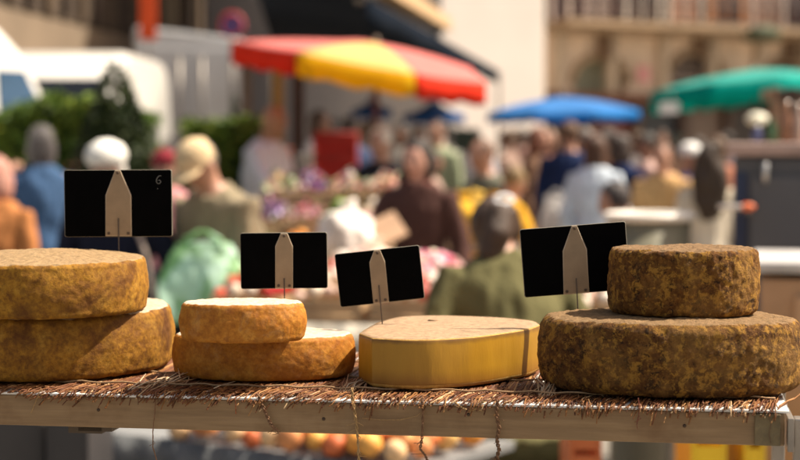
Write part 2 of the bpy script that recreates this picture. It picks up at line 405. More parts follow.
m_D2 = rind('dark_crust_top', [(.080, .028, .006), (.165, .070, .013), (.25, .120, .027)], (.036, .011, .003), (.28, .17, .085), .07, 2, .85, 1.0, 1.0)
hD = .090; cD = at_front(669, 399, ZC, .165, .66)
wheel('round_cheese', 'big dark crusted cheese wheel with ochre spots, at the bottom of the right stack', cD, ZC, .164, hD, .017, m_D, 6, .002, .003, .0020, .0010, dy=.66, nseg=420, rz=ANG)
cD2 = at_front(683, 320, ZC + hD, .094, .72)
wheel('round_cheese', 'thick brown crusted cheese wheel on top of the right stack', cD2, ZC + hD + .002, .094, .084, .010, m_D2, 7, .001, .002, .0017, .0010, dy=.72, nseg=380, rz=ANG)

# ---- the cut yellow piece
HY = .0635; zt = ZC + HY
foot = [(359, 333), (365, 335), (372, 337.5), (400, 339), (430, 339), (460, 337.5), (485, 335.2), (510, 331.5), (528, 328.6), (540, 324.5)]
back = [(534.5, 321), (518, 318.6), (495, 316.8), (465, 315.6), (440, 315.0), (415, 315.4), (396, 317), (380, 321.5), (367, 327.5)]
poly = [G(x, y, zt) for x, y in foot + back]; cx = sum((p.x for p in poly)) / len(poly); cy = sum((p.y for p in poly)) / len(poly)
nf = len(foot)
def catmull(pts, k=6, closed=True, sharp=()):
    out = []; n = len(pts)
    for i in range(n):
        p0, p1, p2, p3 = pts[(i - 1) % n], pts[i], pts[(i + 1) % n], pts[(i + 2) % n]
        if i in sharp: p0 = p1
        if (i + 1) % n in sharp: p3 = p2
        for j in range(k):
            t = j / k
            out.append(((2 * p1) + (p2 - p0) * t + (2 * p0 - 5 * p1 + 4 * p2 - p3) * t * t + (3 * p1 - p0 - 3 * p2 + p3) * t ** 3) * .5)
    return out
ring = catmull([Vector((p.x - cx, p.y - cy, 0)) for p in poly], 14, True, (0, 2, nf - 1))
isf = lambda i: i < (nf + 2) * 14          # the cut face runs from the third point to the end of the front row
bm = bmesh.new(); n = len(ring); rows = []
er = .004
zs = [(0, .97), (.002, .992), (.005, 1)] + [(.005 + (HY - .009) * k / 26, 1) for k in range(1, 27)] + [(HY - .002, .998), (HY - .0006, .992)]
for z, s in zs:
    row = []
    for i, p in enumerate(ring):
        q = p * s; q = Vector((q.x, q.y, z)); bulg = .0008 * math.sin(math.pi * z / HY)
        nrm = p.normalized(); d = .0006 * noise.noise(Vector((p.x * 60, p.y * 60, z * 12))) + .0007 * noise.noise(Vector((p.x, p.y, z)) * 30)
        row.append(bm.verts.new(q + nrm * (d + bulg)))
    rows.append(row)
for k in range(1, 14):
    s = .992 * (1 - k / 14)
    rows.append([bm.verts.new(Vector((p.x * s, p.y * s, HY + .0012 * (1 - s) + .0012 * noise.noise(p * s * 30)))) for p in ring])
nz_ = len(zs)
for j in range(len(rows) - 1):
    for i in range(n):
        f = bm.faces.new((rows[j][i], rows[j][(i + 1) % n], rows[j + 1][(i + 1) % n], rows[j + 1][i])); f.smooth = True
        f.material_index = 0 if (isf(i) and j < nz_ - 2 and j > 1) else 1
c0 = bm.verts.new((0, 0, HY + .0012)); 
for i in range(n): f = bm.faces.new((rows[-1][i], rows[-1][(i + 1) % n], c0)); f.material_index = 1; f.smooth = True
bm.faces.new(rows[0][::-1]).material_index = 1
m_paste, nt, b = new_mat('yellow_paste'); tc = N(nt, 'ShaderNodeTexCoord'); o_ = tc.outputs['Object']
mp = N(nt, 'ShaderNodeMapping'); mp.inputs['Scale'].default_value = (42, 42, 9); nt.links.new(o_, mp.inputs[0])
n1 = noise_tex(nt, 1.6, 5, .6, mp.outputs[0]); n2 = noise_tex(nt, 14, 4, .6, o_)
c = ramp(nt, n1.outputs[0], [(.25, (.33, .165, .006)), (.75, (.38, .195, .008))])
sx = N(nt, 'ShaderNodeSeparateXYZ'); nt.links.new(o_, sx.inputs[0])
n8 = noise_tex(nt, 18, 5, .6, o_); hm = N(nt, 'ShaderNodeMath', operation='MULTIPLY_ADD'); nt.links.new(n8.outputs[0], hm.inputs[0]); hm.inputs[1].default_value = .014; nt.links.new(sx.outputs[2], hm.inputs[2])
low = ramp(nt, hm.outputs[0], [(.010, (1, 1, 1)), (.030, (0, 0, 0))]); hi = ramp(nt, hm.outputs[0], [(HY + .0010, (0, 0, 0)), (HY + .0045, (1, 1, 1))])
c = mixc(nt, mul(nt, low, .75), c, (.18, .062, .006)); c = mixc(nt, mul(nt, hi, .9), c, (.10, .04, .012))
st = ramp(nt, n2.outputs[0], [(.5, (0, 0, 0)), (.75, (1, 1, 1))]); c = mixc(nt, mul(nt, st, .3), c, (.28, .135, .010))
nt.links.new(c, b.inputs['Base Color']); b.inputs['Roughness'].default_value = .5; b.inputs['Subsurface Weight'].default_value = .2
b.inputs['Subsurface Radius'].default_value = (.02, .012, .003); b.inputs['Subsurface Scale'].default_value = .4; bump(nt, b, n1.outputs[0], .25, .003)
m_ytop = rind('tan_rind', [(.42, .24, .06), (.52, .31, .08), (.56, .36, .12)], (.33, .16, .045), (.42, .28, .17), .05, 0, .7, 1, .35)
o = obj('cut_cheese', bm, [m_paste, m_ytop]); o.location = (cx, cy, ZC)
tag(o, 'cut piece of yellow cheese showing its smooth pale paste, between the two stacks', 'cheese')
bm = bmesh.new(); q = G(433, 320, zt + .002); lathe(bm, [(0, .0), (.004, .0), (.0045, .0012), (.003, .0022), (0, .0024)], 14, (q.x - cx, q.y - cy, HY + .0008), 0, 1.6, 1)
oo = obj('rind_nub', bm, plain((.32, .21, .12), .8), None, True); oo.parent = o

# ---- price signs seen from behind
m_black, nt, b = new_mat('black_slate'); tc = N(nt, 'ShaderNodeTexCoord')
n1 = noise_tex(nt, 30, 6, .7, tc.outputs['Object']); nt.links.new(ramp(nt, n1.outputs[0], [(.4, (.0008, .0008, .0009)), (.8, (.002, .0018, .002))]), b.inputs['Base Color'])
b.inputs['Roughness'].default_value = .55; b.inputs['Specular IOR Level'].default_value = .03
m_edge = plain((.20, .18, .14), .6, .2); m_hold = plain((.27, .19, .115), .45, .14, 40, .15); m_rim = plain((.44, .35, .25), .4, .1, 40)
m_pin = plain((.09, .06, .04), .5, .2, 60, .3)
def sign(label, Y, TL, TR, BR_, BL, hold, pin, yaw=0, mark=False):
    tl, tr, br, bl = (P(x, y, Y) for x, y in (TL, TR, BR_, BL))
    c = (tl + tr + br + bl) / 4; X = ((tr - tl) + (br - bl)).normalized(); Zv = ((tl - bl) + (tr - br)); Zv = (Zv - X * Zv.dot(X)).normalized(); Yv = Zv.cross(X)
    root = thing('price_sign', label, 'price sign', (0, 0, 0))
    M = Matrix((X, Yv, Zv)).transposed(); root.location = c; root.rotation_euler = M.to_euler()
    W = ((tr - tl).length + (br - bl).length) / 2; H = ((tl - bl).length + (tr - br).length) / 2
    def loc(px, py):
        d = P(px, py, Y) - c; return d.dot(X), d.dot(Zv)
    bm = bmesh.new(); r = .0028; pts = []
    for sx_, sz_, a0 in ((1, 1, 0), (-1, 1, 90), (-1, -1, 180), (1, -1, 270)):
        for k in range(5):
            t = R(a0 + k * 22.5); pts.append((sx_ * (W / 2 - r) + r * math.cos(t), sz_ * (H / 2 - r) + r * math.sin(t)))
    def slab(bm, pts, y0, y1, bev, mi_edge=0):
        A_ = [bm.verts.new((x, y0, z)) for x, z in pts]; B_ = [bm.verts.new((x, y1, z)) for x, z in pts]; n_ = len(pts)
        cx_ = sum(p[0] for p in pts) / n_; cz_ = sum(p[1] for p in pts) / n_
        def inset(p):
            dx, dz = p[0] - cx_, p[1] - cz_; l = math.hypot(dx, dz); return (p[0] - dx / l * bev, p[1] - dz / l * bev)
        C_ = [bm.verts.new((inset(p)[0], y0 - .0004, inset(p)[1])) for p in pts]
        bm.faces.new(C_); bm.faces.new(B_[::-1])
        for i in range(n_):
            j = (i + 1) % n_
            f = bm.faces.new((A_[i], A_[j], C_[j], C_[i])); f.material_index = mi_edge
            f = bm.faces.new((B_[i], B_[j], A_[j], A_[i])); f.material_index = mi_edge
        bmesh.ops.recalc_face_normals(bm, faces=bm.faces)
    slab(bm, pts, -.0012, .0012, .0007, 1)
    obj('board', bm, [m_black, m_edge], root)
    bm = bmesh.new(); hp = [loc(x, y) for x, y in hold]; slab(bm, hp, -.0034, -.0018, .0011, 1)
    hd = obj('holder', bm, [m_hold, m_rim], root)
    ax, az = loc(*hold[0]); bx_, bz = loc(*hold[-1])
    tops = [( (loc(*hold[0])[0] + loc(*hold[1])[0]) / 2, az - .0038)]
    l0, l1 = loc(*hold[-1]), loc(*hold[-2]) if False else loc(*hold[3])
    cxs = [loc(*q_) for q_ in hold]; lowz = min(q_[1] for q_ in cxs); lows = sorted([q_ for q_ in cxs if q_[1] < lowz + .004])
    tops += [(lows[0][0] + .0045, lows[0][1] + .004), (lows[-1][0] - .0045, lows[-1][1] + .004)]
    for x, z in tops:
        bm = bmesh.new(); bmesh.ops.create_cone(bm, segments=16, radius1=.0021, radius2=.0016, depth=.0012, cap_ends=True, matrix=Matrix.Translation((x, -.0043, z)) @ Matrix.Rotation(R(90), 4, 'X'))
        bmesh.ops.create_cone(bm, segments=12, radius1=.0009, radius2=.0009, depth=.0006, cap_ends=True, matrix=Matrix.Translation((x, -.0052, z)) @ Matrix.Rotation(R(90), 4, 'X'))
        obj('rivet', bm, m_pin, hd)
    p0, p1 = loc(*pin[0]), loc(*pin[1]); bm = bmesh.new()
    tube(bm, [(p0[0], -.0046, p0[1]), (p1[0], -.0046, p1[1]), (p1[0], -.004, p1[1] - .018)], .0008, 8); obj('pin', bm, m_pin, root)
    if mark:
        bm = bmesh.new(); cc = loc(159, 180)
        pts_ = [(.0035, .006), (.000, .0055), (-.0028, .002), (-.0035, -.002), (-.002, -.0048), (.001, -.0048), (.0028, -.0022), (.001, .0002), (-.002, -.001)]
        tube(bm, [(cc[0] + x, -.0017, cc[1] + z) for x, z in pts_], [.0004, .0006, .0007, .0006, .0005, .0006, .0006, .0005, .0003], 6)
        blob(bm, (cc[0] - .002, -.0016, cc[1] - .012), (.0006, .0003, .0007), 1)
        obj('chalk_mark', bm, plain((.15, .15, .145), .9), root)
sign('wide black price sign with a chalk 6 in its corner, on the left golden wheel', 2.33, (64, 169.5), (172, 170), (172.5, 236), (65, 237.5),
     [(115.5, 170), (120.5, 170), (131.5, 195), (132, 236), (106, 236), (106, 195)], ((119, 218), (119.5, 257)), mark=True)
sign('small upright black price sign stuck in the white topped orange cheese', 2.26, (240, 233), (327, 232), (328, 288), (241, 289),
     [(281, 233), (287.5, 233), (293, 246), (293, 288.5), (275.5, 288.5), (275.5, 246)], ((284.5, 278), (284.8, 300)))
sign('small tilted black price sign stuck in the cut yellow cheese', 2.28, (335, 254), (420, 245), (424, 298), (340, 307.5),
     [(374, 250.2), (380, 249.6), (385, 261), (389, 302), (373.5, 303.7), (369.5, 262.5)], ((379, 285), (382.5, 325)))
sign('wide slightly tilted black price sign beside the thick brown wheel', 2.23, (520, 229.5), (627, 221), (628.5, 289.5), (524, 297.5),
     [(571.5, 225.6), (576.5, 225.2), (586.5, 249), (589, 292.5), (563.5, 294.5), (562.5, 251)], ((576, 278), (578, 318)))
# ================================================================= PEOPLE
SKIN = (.42, .22, .15)
m_skin = {}
def skin(c=SKIN):
    if c not in m_skin:
        m = plain(c, .5, .1, 9); m_skin[c] = m
    return m_skin[c]
def hair_mat(col):
    m, nt, b = new_mat('hair'); tc = N(nt, 'ShaderNodeTexCoord'); mp = N(nt, 'ShaderNodeMapping'); mp.inputs['Scale'].default_value = (60, 60, 9)
    nt.links.new(tc.outputs['Object'], mp.inputs[0]); n = noise_tex(nt, 1.5, 5, .65, mp.outputs[0], .6)
    nt.links.new(ramp(nt, n.outputs[0], [(.3, tuple(x * .5 for x in col)), (.7, tuple(min(1, x * 1.5) for x in col))]), b.inputs['Base Color'])
    b.inputs['Roughness'].default_value = .5; bump(nt, b, n.outputs[0], .8, .01); return m
def remeshed(bm, vox, nz=0.0, seed=0, smooth_it=3, fold=0.0):
    me = bpy.data.meshes.new('tmp'); bm.to_mesh(me); bm.free()
    o = bpy.data.objects.new('tmp', me); COL.objects.link(o)
    md = o.modifiers.new('r', 'REMESH'); md.mode = 'VOXEL'; md.voxel_size = vox
    ms = o.modifiers.new('s', 'SMOOTH'); ms.iterations = smooth_it; ms.factor = .5
    dg = bpy.context.evaluated_depsgraph_get(); m2 = bpy.data.meshes.new_from_object(o.evaluated_get(dg))
    bpy.data.objects.remove(o); bpy.data.meshes.remove(me)
    b2 = bmesh.new(); b2.from_mesh(m2); bpy.data.meshes.remove(m2)
    if nz or fold:
        b2.normal_update(); so_ = Vector((seed * 3.7, seed * 1.3, seed * 9.1))
        for v_ in b2.verts:
            p = v_.co
            d = nz * noise.noise(p * 9 + so_) + fold * noise.noise(Vector((p.x * 24, p.y * 24, p.z * 5)) + so_)
            v_.co = p + v_.normal * d
    for f in b2.faces: f.smooth = True
    return b2
PC = [0]
def person(label, px, D, H=None, head_py=None, rz=0.0, lean=0.0, hands=None, skin_c=SKIN, hair=(.05, .03, .02), hair_style='short',
           top=(.1, .1, .1), hem=-.06, sleeve=1.0, bottom=(.05, .06, .1), bottom_kind='trousers', hat=None, head_turn=0.0, head_nod=0.0,
           build=1.0, stride=.03, crouch=0.0, group=None, vox=.014, face=True, ground=0.0, flare=0.0, collar=None):
    PC[0] += 1; sd_ = PC[0]
    base = P(px, 200, D); base.z = ground
    th = R(lean)
    if H is None:
        zt_ = P(px, head_py, D).z - ground
        H = zt_ / (.5 * (1 - crouch) + .485 * math.cos(th)) if True else 1.7
    root = thing('person', label, 'person', base, R(rz), group)
    hz = .5 * H * (1 - crouch)
    def T(x, f, h): return Vector((x * H, -(f * math.cos(th) + h * math.sin(th)) * H, hz + (h * math.cos(th) - f * math.sin(th)) * H))
    def loft(bm, rings, n=20):
        prev = None
        for (h, w_, d_) in rings:
            r = [bm.verts.new(T(w_ * math.cos(2 * math.pi * k / n), d_ * math.sin(2 * math.pi * k / n), h)) for k in range(n)]
            if prev:
                for k in range(n): bm.faces.new((prev[k], prev[(k + 1) % n], r[(k + 1) % n], r[k]))
            else: bm.faces.new(r[::-1])
            prev = r
        bm.faces.new(prev)
    B = build
    TOR = [(-.05, .060, .045), (-.02, .088, .062), (.03, .090 , .064), (.08, .080, .057), (.12, .076, .055), (.19, .092, .064), (.26, .100, .062), (.295, .092, .053), (.320, .066, .044), (.338, .042, .036), (.355, .032, .032), (.40, .030, .032)]
    def tor(e, lo, hi_): return [(h, (w_ * B + e), (d_ * B + e)) for h, w_, d_ in TOR if lo <= h <= hi_]
    # arms
    if hands is None: hands = {}
    arms = []
    for s in (1, -1):
        sh_ = T(s * .098 * B, 0, .284)
        tgt = hands.get(s, (s * .135, .03, -.03)); hp = T(*tgt)
        l1, l2 = .172 * H, .150 * H
        dv = hp - sh_; dist = min(dv.length, (l1 + l2) * .985); dv = dv.normalized(); hp = sh_ + dv * dist
        a_ = (l1 * l1 - l2 * l2 + dist * dist) / (2 * dist); hh_ = math.sqrt(max(0, l1 * l1 - a_ * a_))
        hint = Vector((s * .5, .55, -.8)); hint = (hint - dv * hint.dot(dv)).normalized()
        el = sh_ + dv * a_ + hint * hh_; arms.append((s, sh_, el, hp))
    hipz = hz
    legs = []
    for s in (1, -1):
        hip = Vector((s * .048 * H * B, 0, hz - .01 * H)); foot = Vector((s * .058 * H, s * stride * H, .045 * H))
        l = hip - foot; mid = (hip + foot) / 2; slack = math.sqrt(max(0, (.232 * H) ** 2 - (l.length / 2) ** 2))
        knee = mid + Vector((0, -1, 0)) * min(slack, .2 * H) + Vector((0, -.006 * H, 0)); legs.append((s, hip, knee, foot))
    hc = T(0, .014, .418); Rh = Matrix.Rotation(R(head_turn), 3, 'Z') @ Matrix.Rotation(R(head_nod) + th * .7, 3, 'X')
    def HP(x, y, z): return hc + Rh @ (Vector((x, y, z)) * H)
    # body: one continuous surface
    bm = bmesh.new(); loft(bm, tor(-.004, -.06, .5))
    tube(bm, [T(0, 0, .33), T(0, .004, .37), hc], [.033 * H, .030 * H, .032 * H], 14)
    blob(bm, hc, (.043 * H, .053 * H, .062 * H), 3, rot=Rh)
    blob(bm, HP(0, -.012, -.03), (.031 * H, .036 * H, .036 * H), 2, rot=Rh)
    blob(bm, HP(0, -.053, -.010), (.0075 * H, .011 * H, .015 * H), 2, rot=Rh)
    for s in (1, -1): blob(bm, HP(s * .044, .004, -.006), (.006 * H, .011 * H, .018 * H), 2, rot=Rh)
    for s, a, b_, c in arms:
        f_ = (c - b_).normalized()
        tube(bm, [T(s * .06, 0, .284), a, a.lerp(b_, .5), b_, b_.lerp(c, .35), c, c + f_ * .02 * H], [.03 * H, .030 * H, .026 * H, .021 * H, .021 * H, .015 * H, .014 * H], 12)
        blob(bm, c + f_ * .035 * H, (.020 * H, .022 * H, .026 * H), 2, rot=f_.to_track_quat('Z', 'Y').to_matrix())
    for s, a, b_, c in legs:
        tube(bm, [a + Vector((0, 0, .02 * H)), a.lerp(b_, .4), b_, b_.lerp(c, .35), c], [.050 * H, .044 * H, .030 * H, .031 * H, .018 * H], 12)
        blob(bm, c + Vector((0, -.035 * H, -.024 * H)), (.024 * H, .070 * H, .019 * H), 2)
    b2 = remeshed(bm, vox, smooth_it=2)
    for s, a, b_, c in arms:                           # fingers, each its own bent length
        f_ = (c - b_).normalized(); q = f_.to_track_quat('Z', 'Y').to_matrix()
        for k, ln in enumerate((.034, .042, .045, .040)):
            x = (k - 1.5) * .0095 * H; st_ = c + f_ * .045 * H + q @ Vector((x * s, 0, 0))
            p1 = st_ + f_ * ln * .5 * H; p2 = p1 + (f_ * .7 + Vector((0, 0, -.7))).normalized() * ln * .5 * H
            tube(b2, [st_, p1, p2], [.0055 * H, .005 * H, .0035 * H], 6)
        st_ = c + f_ * .022 * H - q @ Vector((.016 * H * s, 0, 0)); p1 = st_ - q @ Vector((.014 * H * s, 0, 0)) + f_ * .016 * H
        tube(b2, [st_, p1, p1 + f_ * .018 * H], [.0065 * H, .006 * H, .0045 * H], 6)
    obj('body', b2, skin(skin_c), root, True)
    if face:
        for s in (1, -1):
            bm = bmesh.new(); blob(bm, HP(s * .017, -.0485, .004), (.0075 * H, .004 * H, .0045 * H), 2, rot=Rh); obj('eye', bm, plain((.06, .04, .03), .3), root, True)
        bm = bmesh.new(); blob(bm, HP(0, -.0475, -.034), (.013 * H, .005 * H, .0042 * H), 2, rot=Rh); obj('mouth', bm, plain((.40, .10, .08), .5), root, True)
    # clothes
    bm = bmesh.new(); e = .010
    rings = tor(e, -.06, .34); lo = rings[0]
    if hem < -.06: rings = [(hem, .095 * B + e + flare, .070 * B + e + flare), ((hem - .06) / 2, .094 * B + e + flare * .5, .068 * B + e + flare * .5)] + rings[1:]
    else: rings[0] = (lo[0], .088 * B + e, .062 * B + e)
    loft(bm, rings)
    for s, a, b_, c in arms:
        sl = a.lerp(b_, .6) if sleeve < .5 else b_.lerp(c, .93 if sleeve >= 1 else .3)
        pts = [T(s * .05, 0, .280), a, a.lerp(b_, .5)] + ([b_, sl] if sleeve >= .5 else [sl]); rr = [.034 * H, .038 * H * B, .036 * H] + ([.033 * H, .027 * H] if sleeve >= .5 else [.034 * H])
        tube(bm, pts, rr, 12)
    obj('jacket' if sleeve >= 1 else 'shirt', remeshed(bm, vox, .008, sd_, 2, .012), fabric(top), root, True)
    if collar:
        bm = bmesh.new(); tube(bm, [T(.036 * math.cos(t), .040 * math.sin(t), .342 - .012 * math.sin(t)) for t in [k * math.pi / 6 for k in range(13)]], .010 * H, 8); obj('collar', bm, fabric(collar), root, True)
    bm = bmesh.new()
    if bottom_kind == 'skirt':
        hh = [(-.25, .115, .085), (-.15, .105, .078), (-.04, .096 * B, .070 * B), (.03, .094 * B, .068 * B), (.09, .086 * B, .062 * B)]
        loft(bm, hh); obj('skirt', remeshed(bm, vox, .005, sd_, 2, .014), fabric(bottom), root, True)
    else:
        loft(bm, [(h, (w_ * B + .005), (d_ * B + .005)) for h, w_, d_ in TOR if h <= .09])
        for s, a, b_, c in legs:
            tube(bm, [a + Vector((0, 0, .02 * H)), a.lerp(b_, .4), b_, b_.lerp(c, .4), c + Vector((0, 0, -.005 * H))], [.058 * H, .053 * H, .042 * H, .039 * H, .034 * H], 12)
        obj('trousers', remeshed(bm, vox, .004, sd_, 2, .006), fabric(bottom), root, True)
    for s, a, b_, c in legs:
        bm = bmesh.new(); blob(bm, c + Vector((0, -.036 * H, -.021 * H)), (.028 * H, .076 * H, .024 * H), 2); obj('shoe', bm, plain((.03, .025, .02), .4), root, True)
    if hair_style != 'none':
        bm = bmesh.new(); blob(bm, HP(0, .010, .013), (.048 * H, .054 * H, .058 * H), 3, rot=Rh)
        if hair_style in ('long', 'bob'):
            dn = .05 if hair_style == 'bob' else .10
            blob(bm, HP(0, .030, -dn * .55), (.050 * H, .030 * H, (.05 + dn * .6) * H), 3, rot=Rh)
            for s in (1, -1): blob(bm, HP(s * .042, .008, -.03), (.014 * H, .026 * H, .052 * H), 2, rot=Rh)
        if hair_style == 'ponytail':
            blob(bm, HP(0, .016, .004), (.060 * H, .058 * H, .060 * H), 3, rot=Rh, nz=.1)
            tube(bm, [HP(0, .05, .028), HP(.010, .080, .012), HP(.022, .085, -.03), HP(.038, .075, -.075), HP(.052, .06, -.115)], [.022 * H, .032 * H, .036 * H, .030 * H, .010 * H], 12)
        obj('hair', remeshed(bm, max(.009, vox * .7), .010, sd_, 1, .006), hair_mat(hair), root, True)
        if hair_style == 'ponytail':
            bm = bmesh.new(); c_ = HP(0, .078, .046); tube(bm, [c_ + Rh @ Vector((.021 * H * math.cos(t), .006 * H, .010 * H * math.sin(t))) for t in [k * math.pi / 6 for k in range(13)]], .005 * H, 8); obj('hair_band', bm, fabric((.8, .8, .82)), root, True)
    if hat:
        kind, hcx = hat; bm = bmesh.new()
        if kind == 'beret': lathe(bm, [(.054 * H, .016 * H), (.060 * H, .030 * H), (.060 * H, .042 * H), (.050 * H, .064 * H), (.022 * H, .080 * H), (0, .083 * H)], 28)
        if kind != 'beret': lathe(bm, [(.056 * H, .012 * H), (.0555 * H, .03 * H), (.048 * H, .055 * H), (.028 * H, .070 * H), (0, .074 * H)], 24, (0, 0, 0), 0, .92, 1.05)
        if kind == 'cap':
            tmp = bmesh.new(); lathe(tmp, [(.0, .006 * H), (.05 * H, .002 * H), (.056 * H, -.004 * H), (.050 * H, -.003 * H), (0, .002 * H)], 20, (0, 0, 0), 0, .85, 1.0); add_bm(bm, tmp, Matrix.Translation((0, -.052 * H, .012 * H)))
        elif kind == 'sun':
            lathe(bm, [(.054 * H, .018 * H), (.085 * H, .006 * H), (.090 * H, .002 * H), (.085 * H, .001 * H), (.052 * H, .010 * H)], 28)
        bmesh.ops.transform(bm, matrix=Matrix.Translation(hc) @ Rh.to_4x4(), verts=bm.verts)
        obj('hat' if kind != 'cap' else 'cap', bm, fabric(hcx), root, True)
    return root, arms, T

# ================================================================= GROUND AND SKYLINE
m_g, nt, b = new_mat('paving'); tc = N(nt, 'ShaderNodeTexCoord')
br = N(nt, 'ShaderNodeTexBrick'); br.inputs['Scale'].default_value = 1.0; br.inputs['Brick Width'].default_value = .6; br.inputs['Row Height'].default_value = .4
br.inputs['Mortar Size'].default_value = .008; br.inputs['Color1'].default_value = (.26, .24, .21, 1); br.inputs['Color2'].default_value = (.20, .185, .165, 1); br.inputs['Mortar'].default_value = (.07, .06, .05, 1)
nt.links.new(tc.outputs['Object'], br.inputs[0]); n1 = noise_tex(nt, .8, 8, .65, tc.outputs['Object'])
nt.links.new(mixc(nt, .8, br.outputs[0], ramp(nt, n1.outputs[0], [(.3, (.55, .53, .5)), (.7, (1.1, 1.08, 1.04))]), 'MULTIPLY'), b.inputs['Base Color']); b.inputs['Roughness'].default_value = .8
bm = bmesh.new(); bmesh.ops.create_grid(bm, x_segments=40, y_segments=40, size=600); o = obj('ground', bm, m_g); tag(o, kind='structure')

# long brown building on the left, receding
def facade_part(name, parent, pts_boxes, mat, bev=0):
    bm = bmesh.new()
    for c, s in pts_boxes: box(bm, c, s, bev=bev)
    return obj(name, bm, mat, parent)
A_ = P(0, 140, 26); B_ = P(313, 140, 60); A_.z = B_.z = 0
dirL = (B_ - A_).normalized(); lenL = (B_ - A_).length
bl = thing('town_house', 'long brown house with dark timber boarding above a tan wall, receding at the left', 'house', A_ - dirL * 12, math.atan2(dirL.y, dirL.x))
LL = lenL + 12
m_tan = plain((.19, .14, .095), .85, .15, .6, 0, .3, 10); m_wood = plain((.04, .024, .015), .8, .45, 3)
facade_part('wall', bl, [((LL / 2, 4.5, 1.83), (LL, 9, 3.66))], m_tan)
facade_part('upper_wall', bl, [((LL / 2, 4.53, 7.4), (LL, 9, 7.4))], plain((.055, .036, .023), .85, .3, 1.2))
for k in range(46):
    facade_part('timber_post', bl, [((.5 + k * LL / 46, -.03, 6.9), (.16 + .1 * (k % 3), .12, 6.3))], m_wood if k % 2 else plain((.085, .055, .032), .8, .3, 3))
for k in range(11):
    x = 3 + k * 4.1; facade_part('window', bl, [((x, .0, 2.2), (1.1, .08, 1.3))], plain((.12, .11, .09), .3, .3))
    facade_part('shutter', bl, [((x - .85, -.05, 2.2), (.5, .06, 1.4)), ((x + .85, -.05, 2.2), (.5, .06, 1.4))], plain((.28, .24, .19), .7))
facade_part('column', bl, [((12 + 27.5, -.25, 5.2), (1.5, .5, 10.4))], m_tan)
facade_part('column', bl, [((12 + 11.2, -.14, 4.4), (.5, .3, 8.8))], plain((.28, .2, .12), .8))
facade_part('roof', bl, [((LL / 2, 4.4, 11.25), (LL + .6, 9.9, .3))], plain((.30, .13, .08), .9, .3))
rr = thing('hanging_banner', 'small orange red banner hanging above the white box truck', 'banner', P(148, 12, 26)); 
bm = bmesh.new(); box(bm, (0, 0, -.05), (.26, .03, .75), bev=.01); obj('cloth', bm, fabric((.85, .12, .04)), rr)
bm = bmesh.new(); tube(bm, [(0, .05, .35), (0, .05, -5.2 + 3.7)], .02); obj('pole', bm, m_steel, rr)
# no-parking sign
c = P(232, 25, 27); sg = thing('road_sign', 'round no parking sign, blue with a red ring, above the parasol', 'road sign', (c.x, c.y, 0))
bm = bmesh.new(); tube(bm, [(0, .04, 0), (0, .04, c.z + .2)], .03); obj('post', bm, m_steel, sg)
M_ = Matrix.Translation((0, 0, c.z)) @ Matrix.Rotation(R(90), 4, 'X')
bm = bmesh.new(); bmesh.ops.create_cone(bm, segments=40, radius1=.21, radius2=.21, depth=.03, cap_ends=True, matrix=M_); obj('plate', bm, plain((.05, .07, .30), .4), sg)
bm = bmesh.new(); tube(bm, [(.18 * math.cos(t), -.022, c.z + .18 * math.sin(t)) for t in [k * math.pi / 20 for k in range(41)]], .026, 8)
tube(bm, [(-.13, -.02, c.z + .13), (.13, -.02, c.z - .13)], .018, 6); obj('ring', bm, plain((.55, .06, .06), .4), sg)

# cream house in the middle
hx0, hx1 = P(441, 140, 32).x, P(541, 140, 32).x
ch = thing('cream_house', 'tall bright cream house wall standing behind the blue parasol', 'house', (hx0, 32, 0), R(40))
m_cream = plain((.58, .52, .48), .85, .05, .8, 0, .2, 12)
wdt = (hx1 - hx0) * 1.42
facade_part('wall', ch, [((wdt / 2, 4, 6), (wdt, 8, 12))], m_cream)
facade_part('pilaster', ch, [((wdt + .10, .4, 6), (.22, .5, 12))], plain((.62, .55, .48), .85, .1))
facade_part('plinth', ch, [((wdt / 2, -.03, .3), (wdt + .05, .12, .6))], plain((.45, .42, .38), .85, .1))
facade_part('roof', ch, [((wdt / 2, 4, 12.12), (wdt + .6, 8.6, .24))], plain((.35, .16, .1), .9))
g2 = thing('grey_house', 'grey blue house wall behind the dark canopy, left of the cream house', 'house', (P(300, 140, 62).x, 62, 0))
facade_part('wall', g2, [((3.6, 4, 6), (8, 8, 12))], plain((.30, .32, .34), .85, .1))
for k in range(4): facade_part('window', g2, [((.8 + 1.9 * k, -.02, 8.2), (1.0, .1, 1.6))], plain((.06, .07, .09), .2))
for k in range(4): facade_part('shop_window', g2, [((.8 + 1.9 * k, -.02, 1.5), (1.4, .1, 2.0))], plain((.16, .15, .15), .2))

# stone house with arcade and balcony on the right
Yb = 42; X0 = P(545, 140, Yb).x; zz = lambda py: P(600, py, Yb).z
st_ = thing('stone_house', 'pale stone house with arched openings and an iron balcony, behind the teal parasol', 'house', (X0, Yb, 0), R(29))
LB = 12.0; m_stone = plain((.74, .57, .42), .9, .28, 1.3, 0, .4, 8); m_trim = plain((.36, .25, .155), .85, .3, 2)
def xx(px): return P(px, 140, Yb).x - X0
